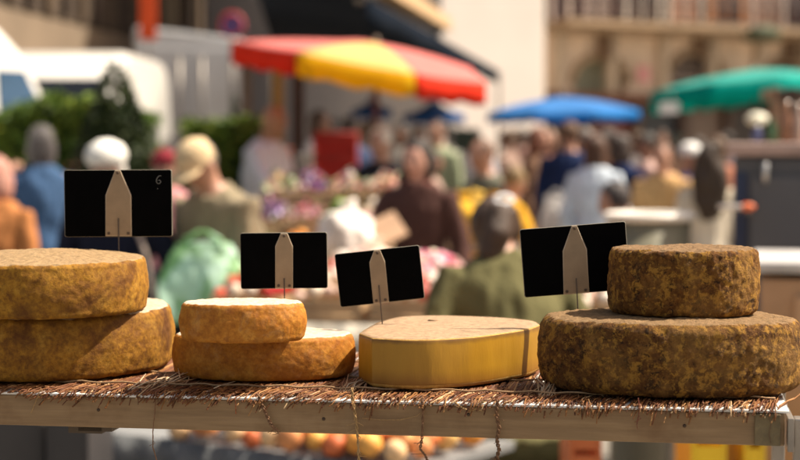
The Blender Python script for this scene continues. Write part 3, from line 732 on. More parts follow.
# wall with real arched openings
def arch_wall(parent, openings, z0, z1, x0, x1, th, mat):
    bm = bmesh.new(); xs = sorted(openings); cur = x0
    def quadbox(a, b_, lo, hi): 
        if b_ > a and hi > lo: box(bm, ((a + b_) / 2, th / 2, (lo + hi) / 2), (b_ - a, th, hi - lo))
    for cx_, r, sz in xs:
        quadbox(cur, cx_ - r, z0, z1)
        for k in range(14):
            a = cx_ - r + 2 * r * k / 14; b_ = cx_ - r + 2 * r * (k + 1) / 14; m_ = (a + b_) / 2
            quadbox(a, b_, sz + math.sqrt(max(0, r * r - (m_ - cx_) ** 2)) * .75, z1)
        cur = cx_ + r
    quadbox(cur, x1, z0, z1); return obj('wall', bm, mat, parent)
zc0, zc1 = zz(100), zz(27)
ops = [(xx(612), .80, zz(82)), (xx(735), .85, zz(75)), (xx(735) + 3.1, .85, zz(80)), (xx(735) + 6.2, .85, zz(80))]
arch_wall(st_, ops, zc0, zc1, 0, LB, .5, m_stone)
facade_part('rear_wall', st_, [((LB / 2, 5, 5.5), (LB, 8.2, 11))], plain((.13, .10, .08), .9))
for i, (cx_, r, sz) in enumerate(ops):
    f = facade_part('arch_infill', st_, [((cx_, .35, (zc0 + sz + .6) / 2), (2 * r, .1, sz + .6 - zc0))], plain((.30, .29, .20), .6, .2) if i == 0 else plain((.11, .08, .06), .5, .4))
    bm = bmesh.new(); tube(bm, [(cx_ + (r + .09) * math.cos(t), -.03, sz + (r + .09) * .78 * math.sin(t)) for t in [k * math.pi / 16 for k in range(17)]], .10, 6); obj('arch_moulding', bm, m_trim, st_)
    bm = bmesh.new(); box(bm, (cx_, -.16, sz + r * .8 + .32), (.26, .4, .75), bev=.05); box(bm, (cx_, -.2, sz + r * .8 + .72), (.5, .5, .16), bev=.03); obj('keystone', bm, plain((.17, .105, .06), .85, .3), st_)
    if i:
        bm = bmesh.new()
        for k in range(4): box(bm, (cx_ - r + r * 2 * (k + .5) / 4, .2, (zc0 + sz + .5) / 2), (.06, .06, sz + .5 - zc0))
        box(bm, (cx_, .2, sz), (2 * r, .06, .08)); obj('glazing_bars', bm, plain((.45, .36, .30), .7), st_)
for k in range(7): facade_part('pilaster', st_, [((.3 + k * 1.62, -.1, (zc0 + zc1) / 2), (.24, .22, zc1 - zc0))], plain((.50, .39, .28), .85, .2))
bc = facade_part('balcony', st_, [((LB / 2, -.45, zz(24)), (LB, 1.1, .16)), ((LB / 2, -.3, zz(30)), (LB, .7, .12))], m_trim, .01)
bm = bmesh.new()
for k in range(118): tube(bm, [(k * LB / 118, -.95, zz(22)), (k * LB / 118, -.95, zz(22) + .95)], .014, 5)
for h in (.06, .5, .95): tube(bm, [(0, -.95, zz(22) + h), (LB, -.95, zz(22) + h)], .022, 6)
obj('railing', bm, plain((.03, .025, .025), .5), bc)
cols = [(.6, .5, .45), (.62, .56, .5), (.10, .05, .05), (.6, .3, .16), (.65, .6, .55)]
wcol = [(.05, .03, .035), (.50, .42, .38), (.07, .04, .035), (.48, .24, .15), (.05, .03, .03), (.30, .17, .12)]
for k in range(8):
    x = .7 + k * 1.42; w_ = facade_part('window', st_, [((x, .86, zz(22) + 1.15), (.95, .1, 2.2))], plain(wcol[k % 6], .4, .3))
    bm = bmesh.new(); box(bm, (x - .52, .8, zz(22) + 1.15), (.12, .2, 2.3)); box(bm, (x + .52, .8, zz(22) + 1.15), (.12, .2, 2.3)); box(bm, (x, .8, zz(22) + 2.36), (1.16, .2, .12)); box(bm, (x, .79, zz(22) + 1.1), (.06, .12, 2.2))
    obj('frame', bm, plain(cols[(k * 2) % 5], .7, .2), w_)
facade_part('upper_wall', st_, [((LB / 2, .7, zz(22) + 4.4), (LB, .38, 3.9))], plain((.27, .17, .12), .85, .3))
facade_part('cornice', st_, [((LB / 2, -.12, zz(97)), (LB, .5, .24))], plain((.14, .06, .035), .8, .3))
for k in range(8): facade_part('shopfront', st_, [((.75 + k * 1.5, .4, 1.3), (1.25, .1, 2.4))], plain([(.04, .028, .025), (.16, .04, .03), (.03, .035, .045), (.18, .12, .09)][k % 4], .3, .4))
for k in range(9): facade_part('pier', st_, [((.0 + k * 1.5, .3, 1.33), (.22, .4, 2.66))], plain((.10, .065, .05), .8))
bm = bmesh.new(); box(bm, (xx(665), -.06, zz(72)), (.36, .06, .42), bev=.01); obj('sign_panel', bm, plain((.72, .32, .30), .6), st_)
bm = bmesh.new(); box(bm, (xx(792), -.9, zz(29)), (.9, .5, .35), bev=.08); blob(bm, (xx(792), -.9, zz(27)), (.5, .35, .2), 2, 0, None, .5); obj('planter', bm, plain((.06, .07, .035), .8, .4), st_)

# a plain rendered house closes the street beyond the stone one
rh = thing('corner_house', 'ochre rendered house beyond the stone house at the far right', 'house', (X0 + 10.9, Yb + 6.2, 0), R(-12))
facade_part('wall', rh, [((11, 4, 5.5), (22, 8, 11))], plain((.42, .31, .19), .9, .2, 1))
facade_part('roof', rh, [((11, 4, 11.15), (22.8, 8.8, .3))], plain((.30, .13, .08), .9, .3))
for k in range(11):
    for fl in range(3): w_ = facade_part('window', rh, [((1 + 2 * k, -.02, 1.6 + 3.2 * fl), (1.0, .1, 1.7))], plain((.06, .06, .07), .2)); facade_part('shutter', w_, [((1 + 2 * k - .72, -.05, 1.6 + 3.2 * fl), (.4, .06, 1.75)), ((1 + 2 * k + .72, -.05, 1.6 + 3.2 * fl), (.4, .06, 1.75))], plain((.20, .22, .18), .7))

# ================================================================= VEHICLES
m_vw = plain((.80, .78, .74), .25, .03, 2, 0, 0, 60, .5); m_glass = plain((.012, .015, .02), .08, .2); m_rub = plain((.02, .02, .02), .8)
def van(loc, rz, label, col=None):
    r = thing('van', label, 'van', loc, rz)               # heading +X local
    prof = [(-2.5, .35), (2.35, .35), (2.5, .55), (2.48, .95), (2.25, 1.18), (1.75, 1.42), (1.15, 2.30), (.85, 2.52), (.3, 2.62), (-2.1, 2.62), (-2.4, 2.5), (-2.5, 2.2)]
    bm = bmesh.new(); rows = []
    for y, k, sh__ in ((-.98, .97, .04), (-1.0, 1, 0), (1.0, 1, 0), (.98, .97, .04)):
        rows.append([bm.verts.new((x * (k if abs(y) < 1 else 1), y * (1 - .10 * max(0, (z - 1.2) / 1.4)), z * (k if abs(y) < 1 else 1) + (0 if k == 1 else .03))) for x, z in prof])
    n_ = len(prof)
    for a, b_ in ((1, 2),):
        for i in range(n_): bm.faces.new((rows[a][i], rows[a][(i + 1) % n_], rows[b_][(i + 1) % n_], rows[b_][i]))
    bm.faces.new(rows[1][::-1]); bm.faces.new(rows[2])
    for rr_ in (rows[0], rows[3]):
        for v_ in rr_: bm.verts.remove(v_)
    bmesh.ops.recalc_face_normals(bm, faces=bm.faces)
    bmesh.ops.bevel(bm, geom=[e for e in bm.edges if e.calc_face_angle(0) > .15], offset=.13, segments=4, affect='EDGES', profile=.5, clamp_overlap=True)
    for f in bm.faces: f.smooth = True
    obj('body', bm, col or m_vw, r)
    def yy(z): return 1.0 - .10 * max(0, (z - 1.2) / 1.4)
    # windscreen
    bm = bmesh.new(); a, b_ = Vector((1.72, 0, 1.50)), Vector((1.20, 0, 2.26)); nrm = Vector((.82, 0, .57)) * .02
    vs = [bm.verts.new(q) for q in (a + nrm + Vector((0, -.85, 0)), a + nrm + Vector((0, .85, 0)), b_ + nrm + Vector((0, .76, 0)), b_ + nrm + Vector((0, -.76, 0)))]
    f = bm.faces.new(vs); e_ = bmesh.ops.extrude_face_region(bm, geom=[f]); bmesh.ops.translate(bm, vec=-nrm * .8, verts=[q for q in e_['geom'] if isinstance(q, bmesh.types.BMVert)])
    obj('windscreen', bm, m_glass, r)
    for s in (1, -1):
        bm = bmesh.new(); pts = [(1.52, 1.45), (.75, 1.45), (.75, 2.15), (1.08, 2.15)]
        o1 = [bm.verts.new((x, s * (yy(z) + .012), z)) for x, z in pts]; o2 = [bm.verts.new((x, s * (yy(z) - .03), z)) for x, z in pts]
        bm.faces.new(o1); bm.faces.new(o2[::-1])
        for i in range(4): bm.faces.new((o1[i], o1[(i + 1) % 4], o2[(i + 1) % 4], o2[i]))
        bmesh.ops.recalc_face_normals(bm, faces=bm.faces); obj('side_window', bm, plain((.03, .08, .16), .1), r)
        bm = bmesh.new(); box(bm, (1.4, s * 1.12, 1.55), (.1, .2, .28), bev=.03); obj('mirror', bm, m_rub, r)
        bm = bmesh.new(); blob(bm, (2.36, s * .72, .95), (.14, .2, .13), 2); obj('headlight', bm, plain((.6, .6, .6), .1), r, True)
        bm = bmesh.new(); box(bm, (-2.5, s * .86, 1.2), (.05, .14, .5), bev=.02); obj('tail_light', bm, plain((.5, .03, .02), .3), r)
        for x in (1.55, -1.55):
            tmp = bmesh.new(); lathe(tmp, [(.0, -.1), (.3, -.1), (.34, -.06), (.34, .06), (.3, .1), (0, .1)], 24)
            bmesh.ops.transform(tmp, matrix=Matrix.Translation((x, s * .92, .34)) @ Matrix.Rotation(R(90), 4, 'X'), verts=tmp.verts); wh = obj('wheel', tmp, m_rub, r, True)
            tmp = bmesh.new(); lathe(tmp, [(.0, .0), (.12, .02), (.2, 0), (.2, -.02), (0, -.02)], 20)
            bmesh.ops.transform(tmp, matrix=Matrix.Translation((x, s * 1.03, .34)) @ Matrix.Rotation(R(-90 * s), 4, 'X'), verts=tmp.verts); obj('rim', tmp, m_steel, wh, True)
    bm = bmesh.new(); box(bm, (2.45, 0, .45), (.22, 1.8, .26), bev=.05); obj('bumper', bm, plain((.1, .1, .1), .6), r)
    bm = bmesh.new(); box(bm, (2.49, 0, .85), (.06, 1.0, .16), bev=.02); obj('grille', bm, m_rub, r)
    return r
c = P(58, 200, 19.5); van((-3.98, 19.8, 0), R(-91), 'white van with a dark windscreen parked behind the conical shrub')
c = P(-60, 200, 14); van((-4.34, 13.07, 0), math.atan2(.89, .45), 'white van cut off by the left frame edge, nearest of the parked vehicles')
# box truck
c0 = P(134, 25, 29); c1 = P(243, 37, 29); hz_ = c0.z; W_ = (c1.x - c0.x) * 1.03; d_ = hz_ - c1.z
tk = thing('box_truck', 'pale grey box truck seen from the rear, behind the white van', 'truck', (c0.x, 29, 0), math.atan(267 / 1690))
m_tr = plain((.56, .57, .59), .4, .05, 1.5)
bm = bmesh.new(); fs = prism(bm, [(0, 0), (W_, 0), (W_, 5.6), (0, 5.6)], .85, hz_)
for v_ in bm.verts:
    if v_.co.z > 2 and v_.co.x > .5: v_.co.z -= d_
bmesh.ops.bevel(bm, geom=list(bm.edges), offset=.05, segments=3, affect='EDGES'); cb = obj('cargo_body', bm, m_tr, tk)
for s_ in (0, 1):
    bm = bmesh.new(); box(bm, (W_ * (.26 + .48 * s_), -.022, (hz_ - d_ + .95) / 2 - .06), (W_ * .45, .03, hz_ - d_ - 1.2), bev=.01); dr_ = obj('rear_door', bm, plain((.60 - .07 * (1 - s_), .61 - .07 * (1 - s_), .63 - .07 * (1 - s_)), .35, .05, 2), tk)
    bm = bmesh.new(); tube(bm, [(W_ * (.40 + .20 * s_), -.06, 1.1), (W_ * (.40 + .20 * s_), -.06, hz_ - d_ - .35)], .018, 8); obj('lock_bar', bm, m_steel, dr_)
    bm = bmesh.new(); box(bm, (W_ * (.1 + .8 * s_), -.03, .68), (.28, .06, .12), bev=.01); obj('tail_light', bm, plain((.5, .03, .02), .3), tk)
bm = bmesh.new(); box(bm, (W_ / 2, 3.2, .66), (W_ * .5, 6.2, .2)); obj('chassis', bm, m_rub, tk)
bm = bmesh.new(); box(bm, (W_ / 2, 6.5, 1.4), (W_, 1.6, 1.9), bev=.15); obj('cab', bm, m_vw, tk)
for x in (.18, W_ - .18):
    for y in (1.1, 6.4):
        tmp = bmesh.new(); lathe(tmp, [(.0, -.14), (.38, -.14), (.43, -.08), (.43, .08), (.38, .14), (0, .14)], 24)
        bmesh.ops.transform(tmp, matrix=Matrix.Translation((x, y, .43)) @ Matrix.Rotation(R(90), 4, 'Y'), verts=tmp.verts); obj('wheel', tmp, m_rub, tk, True)

# ================================================================= PARASOLS AND CANOPY
def parasol(label, apex, ring_pts, cols, poleto=0.0, val=.12, sag=.04, pole_c=(.12, .07, .04), group=None, sunlit_tint=.08):
    """apex and rim corners in world coordinates; one coloured panel between each pair of corners"""
    a = Vector(apex); r = thing('parasol', label, 'parasol', (a.x, a.y, 0), 0, group); o_ = Vector((a.x, a.y, 0))
    n_ = len(ring_pts)
    mats = {}
    groups = {}
    for i in range(n_): groups.setdefault(cols[i], []).append(i)
    first = None
    for cc, idx in groups.items():
        bm = bmesh.new()
        for i in idx:
            p, q = Vector(ring_pts[i]) - o_, Vector(ring_pts[(i + 1) % n_]) - o_; t = a - o_; K = 8
            grid = []
            for j in range(K + 1):
                row = []
                for k in range(K + 1):
                    e = p.lerp(q, k / K); s_ = j / K; pt = t.lerp(e, s_); pt.z -= sag * math.sin(math.pi * s_) + sag * 1.2 * math.sin(math.pi * k / K) * s_ * -.5
                    row.append(bm.verts.new(pt))
                grid.append(row)
            lowr = [bm.verts.new(v_.co + Vector((0, 0, -val * (1 + .1 * math.sin(k * 2.1))))) for k, v_ in enumerate(grid[-1])]
            grid.append(lowr)
            for j in range(len(grid) - 1):
                for k in range(K):
                    f = bm.faces.new((grid[j][k], grid[j + 1][k], grid[j + 1][k + 1], grid[j][k + 1])); f.smooth = True
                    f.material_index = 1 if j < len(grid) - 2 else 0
        bmesh.ops.remove_doubles(bm, verts=bm.verts, dist=.002)
        md = obj('canopy', bm, [translucent_cloth('canvas', cc), translucent_cloth('sunlit_canvas', tuple(x + (.88 - x) * sunlit_tint for x in cc))], r)  # panels above the valance coloured paler, painting in the sun on top
        sm = md.modifiers.new('thick', 'SOLIDIFY'); sm.thickness = .006; sm.offset = 0
    for i in range(n_):
        bm = bmesh.new(); p = Vector(ring_pts[i]) - o_; tube(bm, [a - o_ - Vector((0, 0, .06)), p - Vector((0, 0, .03))], .010, 6); obj('rib', bm, plain(pole_c, .6), r)
    bm = bmesh.new(); tube(bm, [(0, 0, 0), (0, 0, a.z + .05)], .022, 10); obj('pole', bm, plain(pole_c, .6), r)
    bm = bmesh.new(); lathe(bm, [(0, 0), (.26, 0), (.26, .05), (.05, .09), (.03, .25), (0, .25)], 20); obj('base', bm, plain((.2, .2, .2), .8), r)
    return r
RED = (.80, .045, .018); YEL = (.88, .52, .012)
Yr = 13.0
ap = P(376, 43, Yr)
rim = [P(297, 52, 12.15), P(415, 74, 12.1), P(486, 83, 12.75), P(470, 68, 13.7), P(340, 42, 13.9), P(231, 41, 12.9)]
parasol('large parasol with red and yellow panels shading the vegetable stall', ap, rim, [YEL, RED, RED, YEL, RED, RED], val=.165, sag=-.018, sunlit_tint=.26)
BLU = (.004, .21, .62); BLD = (.02, .10, .32)
def round_rim(cx_, cy_, z, rad, n_=8, tilt=(0, 0), ph=.3):
    return [(cx_ + rad * math.cos(ph + 2 * math.pi * k / n_), cy_ + rad * math.sin(ph + 2 * math.pi * k / n_), z + tilt[0] * math.cos(ph + 2 * math.pi * k / n_) + tilt[1] * math.sin(ph + 2 * math.pi * k / n_)) for k in range(n_)]
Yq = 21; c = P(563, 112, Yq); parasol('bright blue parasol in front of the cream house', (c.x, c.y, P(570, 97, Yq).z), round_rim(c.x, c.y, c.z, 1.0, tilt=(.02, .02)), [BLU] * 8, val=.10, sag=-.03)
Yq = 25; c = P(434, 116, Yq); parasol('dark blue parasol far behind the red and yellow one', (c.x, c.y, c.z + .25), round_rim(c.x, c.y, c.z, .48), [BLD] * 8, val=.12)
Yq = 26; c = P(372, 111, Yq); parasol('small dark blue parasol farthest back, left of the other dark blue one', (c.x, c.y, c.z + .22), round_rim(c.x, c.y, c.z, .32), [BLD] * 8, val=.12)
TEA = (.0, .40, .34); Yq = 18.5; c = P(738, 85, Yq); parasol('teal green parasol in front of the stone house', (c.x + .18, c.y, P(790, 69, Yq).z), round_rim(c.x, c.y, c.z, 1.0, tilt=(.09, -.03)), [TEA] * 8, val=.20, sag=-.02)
# dark canopy receding to the right
a0, a1 = P(366, -3, 14), P(499, 74, 29); zk = a0.z
cn = thing('stall_canopy', 'long dark navy canopy receding above the red and yellow parasol', 'canopy', (0, 0, 0))
bm = bmesh.new(); K = 16; fr, bk = [], []
e0, e1 = Vector((a0.x, a0.y, 0)), Vector((a1.x, a1.y, 0)); l0, l1 = Vector((-1.32, 14, 0)), Vector((-2.2, 29, 0))
g0 = []
for i in range(K + 1):
    t = i / K; p, q = e0.lerp(e1, t), l0.lerp(l1, t); row = []
    for j in range(13):
        s_ = j / 12; pt = p.lerp(q, s_); pt.z = zk + .75 * s_ * (1 - .3 * s_) - .03 * math.sin(i * 1.3) * math.sin(s_ * 3); row.append(bm.verts.new(pt))
    row.insert(0, bm.verts.new(p + Vector((0, 0, zk - .22 - .02 * math.sin(i * 2))))); g0.append(row)
for i in range(K):
    for j in range(13): bm.faces.new((g0[i][j], g0[i + 1][j], g0[i + 1][j + 1], g0[i][j + 1]))
o = obj('canvas', bm, plain((.006, .010, .018), 1.0, .3), cn, True); o.data.materials[0].node_tree.nodes['Principled BSDF'].inputs['Specular IOR Level'].default_value = .05; sm = o.modifiers.new('t', 'SOLIDIFY'); sm.thickness = .008
for (p, nm) in ((e1, 'far'), (l1, 'l2')):
    bm = bmesh.new(); top_ = zk + (.5 if nm[0] == 'l' else -.02); tube(bm, [(p.x, p.y, 0), (p.x, p.y, top_)], .025, 8); obj('post', bm, plain((.08, .06, .05), .6), cn)
e = thing('eave_beam', None, None); e.parent = cn
q0, q1 = P(378, -8, 15), P(442, 29, 21.5)
bm = bmesh.new(); d = (q1 - q0); box(bm, (q0 + q1) / 2 + Vector((0, 0, .05)), (d.length, .25, .16), rot=d.to_track_quat('X', 'Z').to_matrix(), bev=.01); obj('timber', bm, plain((.50, .33, .18), .7, .2, 3), e)
bm = bmesh.new(); tube(bm, [(q0.x, q0.y, q0.z), (q0.x - .2, q0.y, zk + .05)], .04); tube(bm, [(q1.x, q1.y, q1.z), (q1.x - .25, q1.y, zk + .0)], .04); obj('bracket', bm, m_steel, e)
# ================================================================= GREENERY
m_leaf = attr_mat('leaves', .55)
def leaves(bm, cl, c, size, rnd, col):
    n_ = Vector((rnd.gauss(0, 1), rnd.gauss(0, 1), rnd.gauss(0, 1) + .6)).normalized(); a = n_.orthogonal().normalized(); b_ = n_.cross(a)
    a, b_ = a * size * rnd.uniform(.6, 1.2), b_ * size * rnd.uniform(.35, .7)
    f = bm.faces.new([bm.verts.new(c + q) for q in (-a, b_, a, -b_)])
    for l in f.loops: l[cl] = (*col, 1)
GRN = [(.035, .075, .015), (.05, .10, .02), (.075, .12, .025), (.025, .05, .012), (.10, .14, .03)]
GRN2 = [tuple(x * y for x, y in zip(c, (2.6, 2.2, 1.4))) for c in GRN]
_unused = [tuple(x * 1.9 for x in c) for c in GRN]
def conifer(label, px, D, top_py, w, cat='tree', n_=5200, pal_=GRN, potted=True):
    rn = random.Random(int(px)); top = P(px, top_py, D); h = top.z
    r = thing('conifer', label, cat, (top.x, D, 0))
    bm = bmesh.new(); tube(bm, [(0, 0, .2), (0.01, 0, h * .5), (0, 0, h * .93)], [.045, .03, .008], 8); obj('trunk', bm, plain((.10, .065, .04), .9, .3, 8, 0, .5), r)
    bm = bmesh.new(); cl_ = bm.loops.layers.float_color.new('Col')
    for k in range(n_):
        t = rn.random() ** .8; z = .42 + (h - .42) * (1 - t) if False else .42 + (h - .42) * (1 - math.sqrt(rn.random()))
        fr_ = (z - .42) / (h - .42); a = rn.uniform(0, 6.283); rad = w * (1 - fr_) ** .72 * (1 + .22 * noise.noise(Vector((math.cos(a) * 2.2, math.sin(a) * 2.2, z * 5 + px)))) + .012
        q = rad * (1 - .5 * rn.random() ** 2)
        leaves(bm, cl_, Vector((q * math.cos(a), q * math.sin(a), z + rn.gauss(0, .01))), .028, rn, rn.choice(pal_))
    tmp = bmesh.new(); lathe(tmp, [(0, .45), (w * .84, .5), (w * .50, .42 + (h - .42) * .5), (w * .27, .42 + (h - .42) * .78), (0, h * .9)], 16); cl2 = tmp.loops.layers.float_color.new('Col')  # dark inner core added to block light between the leaves
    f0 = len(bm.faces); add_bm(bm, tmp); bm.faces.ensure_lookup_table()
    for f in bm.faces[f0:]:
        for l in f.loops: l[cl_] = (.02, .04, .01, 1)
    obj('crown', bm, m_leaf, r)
    if potted:
        bm = bmesh.new(); lathe(bm, [(0, 0), (.17, 0), (.21, .34), (.23, .34), (.23, .38), (.19, .38), (.18, .33), (0, .33)], 24); obj('pot', bm, plain((.30, .12, .06), .8), r)
    return r
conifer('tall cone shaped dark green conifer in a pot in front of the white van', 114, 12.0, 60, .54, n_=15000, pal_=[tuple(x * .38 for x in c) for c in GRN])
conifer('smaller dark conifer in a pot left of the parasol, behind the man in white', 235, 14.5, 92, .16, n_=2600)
def hedge(label, p0, p1, D, pys, th):
    rn = random.Random(int(p0 + 5)); a, b_ = P(p0, 150, D), P(p1, 150, D); ln = b_.x - a.x
    r = thing('hedge', label, 'hedge', (a.x, D, 0)); bm = bmesh.new(); cl_ = bm.loops.layers.float_color.new('Col')
    def hh(t):
        k = t * (len(pys) - 1); i = min(int(k), len(pys) - 2); py = pys[i] + (pys[i + 1] - pys[i]) * (k - i); return P(100, py, D).z
    for k in range(int(ln * 6000)):
        t = rn.random(); x = t * ln; h = hh(t) * (1 + .03 * noise.noise(Vector((x * 6, 0, 2))))
        if rn.random() < .35: y = rn.uniform(0, th); z = h
        else: y = 0 if rn.random() < .75 else th; z = h * math.sqrt(rn.random())
        d = .06 * noise.noise(Vector((x * 5, y * 5, z * 5))) ; 
        leaves(bm, cl_, Vector((x + rn.gauss(0, .02), y + d + rn.gauss(0, .02), z + rn.gauss(0, .025))), .032, rn, rn.choice(GRN2 if noise.noise(Vector((x * 3, 1, z * 3))) > -.1 else GRN2[:2] + GRN2[3:4]))
    obj('foliage', bm, m_leaf, r)
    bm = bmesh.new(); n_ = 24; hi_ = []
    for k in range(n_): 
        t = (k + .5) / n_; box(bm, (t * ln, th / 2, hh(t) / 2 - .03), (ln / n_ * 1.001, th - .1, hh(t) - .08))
    bmesh.ops.remove_doubles(bm, verts=bm.verts, dist=.0001); obj('light_block_core', bm, plain((.018, .03, .01), .95, .4, 20), r)  # solid dark filling added behind the foliage to block light
hedge('long bushy green hedge behind the shoppers at the left', -30, 150, 12.7, [122, 118, 110, 103, 101, 104, 106, 112, 120], .5)
hedge('short low green hedge between the cap wearer and the man in white', 182, 262, 13.4, [124, 128, 124, 122, 130], .4)

# ================================================================= SHOPPERS
pp = person
pp('person in an orange brown top cut off by the left frame edge', -7, 8.6, head_py=156, rz=170, top=(.42, .17, .06), hair=(.45, .22, .17), hair_style='bob', lean=4, bottom=(.02, .02, .025))
pp('grey haired person in a blue shirt seen from behind, at the left', 43, 10.6, head_py=125, rz=-160, top=(.055, .11, .22), hair=(.085, .075, .075), hair_style='bob', lean=2, hands={1: (.10, .16, .30), -1: (-.1, .12, .02)}, build=.92)
pp('person in a faded pink hat right of the blue shirt', 78, 12.0, head_py=152, rz=150, top=(.50, .20, .18), hat=('sun', (.62, .20, .18)), hair=(.3, .1, .08), lean=6)
r3, arms3, T3 = pp('person in a round white hat and dark navy clothes behind the leftmost sign', 122, 8.0, head_py=144, rz=-12, lean=14, top=(.012, .014, .03), hat=('beret', (.85, .83, .78)), hair=(.5, .48, .45), hair_style='bob', hem=-.18, bottom=(.012, .014, .025), hands={1: (.12, .10, .02), -1: (-.10, .17, .10)}, build=1.12)
pp('person with a dark red beret and pink scarf behind the cap wearer', 163, 11.0, head_py=152, rz=20, top=(.60, .28, .30), hat=('beret', (.20, .025, .035)), hair=(.2, .05, .05), lean=5)
r4, arms4, T4 = pp('stooping person in a beige cap and khaki grey jacket holding a green bag', 245, 8.0, head_py=140, rz=-38, lean=24, top=(.24, .20, .135), hat=('cap', (.58, .44, .27)), hair=(.15, .12, .10), bottom=(.10, .09, .08), hem=-.10, hands={1: (.08, .20, .03), -1: (-.05, .20, .02)}, head_nod=18, build=1.18, vox=.012)
pp('bald person in a white shirt standing behind the stall', 256, 13.2, head_py=104, rz=62, lean=10, top=(.74, .74, .80), hair_style='none', skin_c=(.42, .22, .12), hands={1: (.09, .22, .08), -1: (-.09, .24, .06)}, build=1.05)
pp('dark haired person stooping among the purple flowers', 292, 10.6, head_py=172, rz=150, lean=22, top=(.18, .09, .08), hair=(.05, .03, .03), hair_style='bob')
pp('white haired person in a black jacket beside the one in brown', 384, 12.4, head_py=127, rz=-25, lean=4, top=(.018, .018, .025), hair=(.72, .66, .58), hair_style='short', hands={1: (.10, .15, .08), -1: (-.13, .08, .02)}, build=1.1)
r8, arms8, T8 = pp('dark haired person in a long brown tunic facing the stall', 420, 9.4, head_py=139, rz=-14, lean=5, top=(.085, .042, .036), hair=(.02, .01, .007), hair_style='bob', hem=-.26, bottom=(.09, .05, .045), hands={-1: (-.20, .17, .02), 1: (.17, .06, -.08)}, build=1.04, vox=.011, flare=.015, collar=(.35, .09, .06), head_nod=6, skin_c=(.60, .32, .24))
pp('person in a greenish shirt far behind the one in brown', 438, 17, head_py=120, rz=-30, top=(.30, .34, .22), hair=(.05, .025, .015), vox=.018)
pp('person in a grey olive jacket reaching over the yellow sacks', 494, 11.2, head_py=138, rz=-50, lean=8, top=(.13, .13, .10), hair=(.16, .08, .05), hands={-1: (-.08, .24, .08), 1: (.08, .2, .1)})
pp('person in a golden yellow jacket leaning over the amber sacks', 484, 10.7, head_py=166, rz=120, lean=20, top=(.62, .33, .03), hair=(.22, .14, .06), sleeve=1, hands={1: (.1, .2, .1), -1: (-.1, .25, .12)}, bottom=(.10, .11, .2), build=1.1)
r12, arms12, T12 = pp('stooping person with a brown ponytail and olive green cardigan, seen from behind', 524, 5.5, head_py=200, rz=197, lean=26, crouch=.04, top=(.12, .11, .05), hair=(.05, .024, .012), hair_style='ponytail', bottom=(.16, .19, .26), build=1.22, vox=.010, hands={1: (.20, .12, .03), -1: (-.20, .12, .03)}, head_nod=-6, hem=-.12, flare=.03)
pp('red haired person in a brown jacket left of the navy suit', 532, 15.2, head_py=127, rz=75, top=(.15, .085, .055), hair=(.17, .05, .02), hair_style='bob', lean=3)
pp('tall person in a navy suit seen from behind under the blue parasol', 569, 14.6, head_py=121, rz=172, top=(.015, .028, .085), hair=(.12, .06, .03), hem=-.14, bottom=(.015, .02, .05), build=1.12)
pp('person with long brown hair and a pale blue white shirt right of the navy suit', 594, 12.8, head_py=134, rz=160, lean=4, top=(.60, .68, .78), hair=(.07, .028, .013), hair_style='long', bottom=(.5, .56, .62), bottom_kind='skirt', hem=-.14, flare=.012, build=.98)
pp('dark haired person in a navy coat right of the pale blue shirt', 620, 13.6, head_py=133, rz=140, top=(.012, .022, .07), hair=(.04, .025, .02), hair_style='bob', hem=-.16, bottom=(.02, .02, .03))
pp('person in a tan coat left of the white cap', 664, 13.0, head_py=143, rz=-20, top=(.50, .31, .14), hair=(.14, .06, .03), lean=6, build=1.1)
pp('short person in black bending behind the grey bin', 655, 8.4, head_py=181, rz=-70, lean=20, top=(.012, .012, .014), hair=(.03, .02, .02))
pp('person in a white cap and violet blue shirt left of the long dark hair', 688, 14.0, head_py=145, rz=30, top=(.12, .14, .32), hat=('beret', (.85, .84, .82)), hair=(.5, .4, .3))
r20, arms20, T20 = pp('person with very long dark brown hair and a cream top, seen from behind', 709, 11.2, head_py=147, rz=175, top=(.68, .60, .48), hair=(.03, .015, .01), hair_style='long', bottom=(.62, .58, .52), lean=3)
bm = bmesh.new(); blob(bm, T20(0, -.072, .33), (.125, .06, .27), 3, nz=.12, seed=3); obj('hair_length', remeshed(bm, .012, .02, 5, 1, .01), hair_mat((.035, .018, .009)), r20, True)
far = [(16, 14, 150, (.30, .12, .10)), (318, 16, 110, (.72, .70, .70)), (333, 19, 118, (.10, .16, .35)), (349, 17, 116, (.05, .07, .14)), (366, 22, 121, (.45, .40, .36)),
       (402, 20, 124, (.62, .56, .50)), (418, 24, 126, (.20, .18, .18)), (452, 21, 124, (.50, .46, .42)), (474, 18, 128, (.55, .52, .56)), (509, 19, 129, (.32, .22, .18)), (521, 24, 128, (.42, .24, .20)),
       (548, 17, 128, (.40, .20, .15)), (583, 16, 127, (.16, .10, .09)), (606, 14, 128, (.20, .10, .06)), (637, 18, 131, (.75, .68, .62)), (648, 15, 133, (.66, .45, .40)),
       (661, 22, 130, (.50, .20, .14)), (676, 19, 134, (.45, .25, .18)), (697, 17, 137, (.60, .36, .28)), (718, 15, 136, (.40, .16, .10)), (727, 22, 132, (.12, .10, .12)), (538, 27, 129, (.5, .45, .4)), (463, 26, 127, (.12, .14, .2)), (430, 14, 150, (.42, .30, .26))]
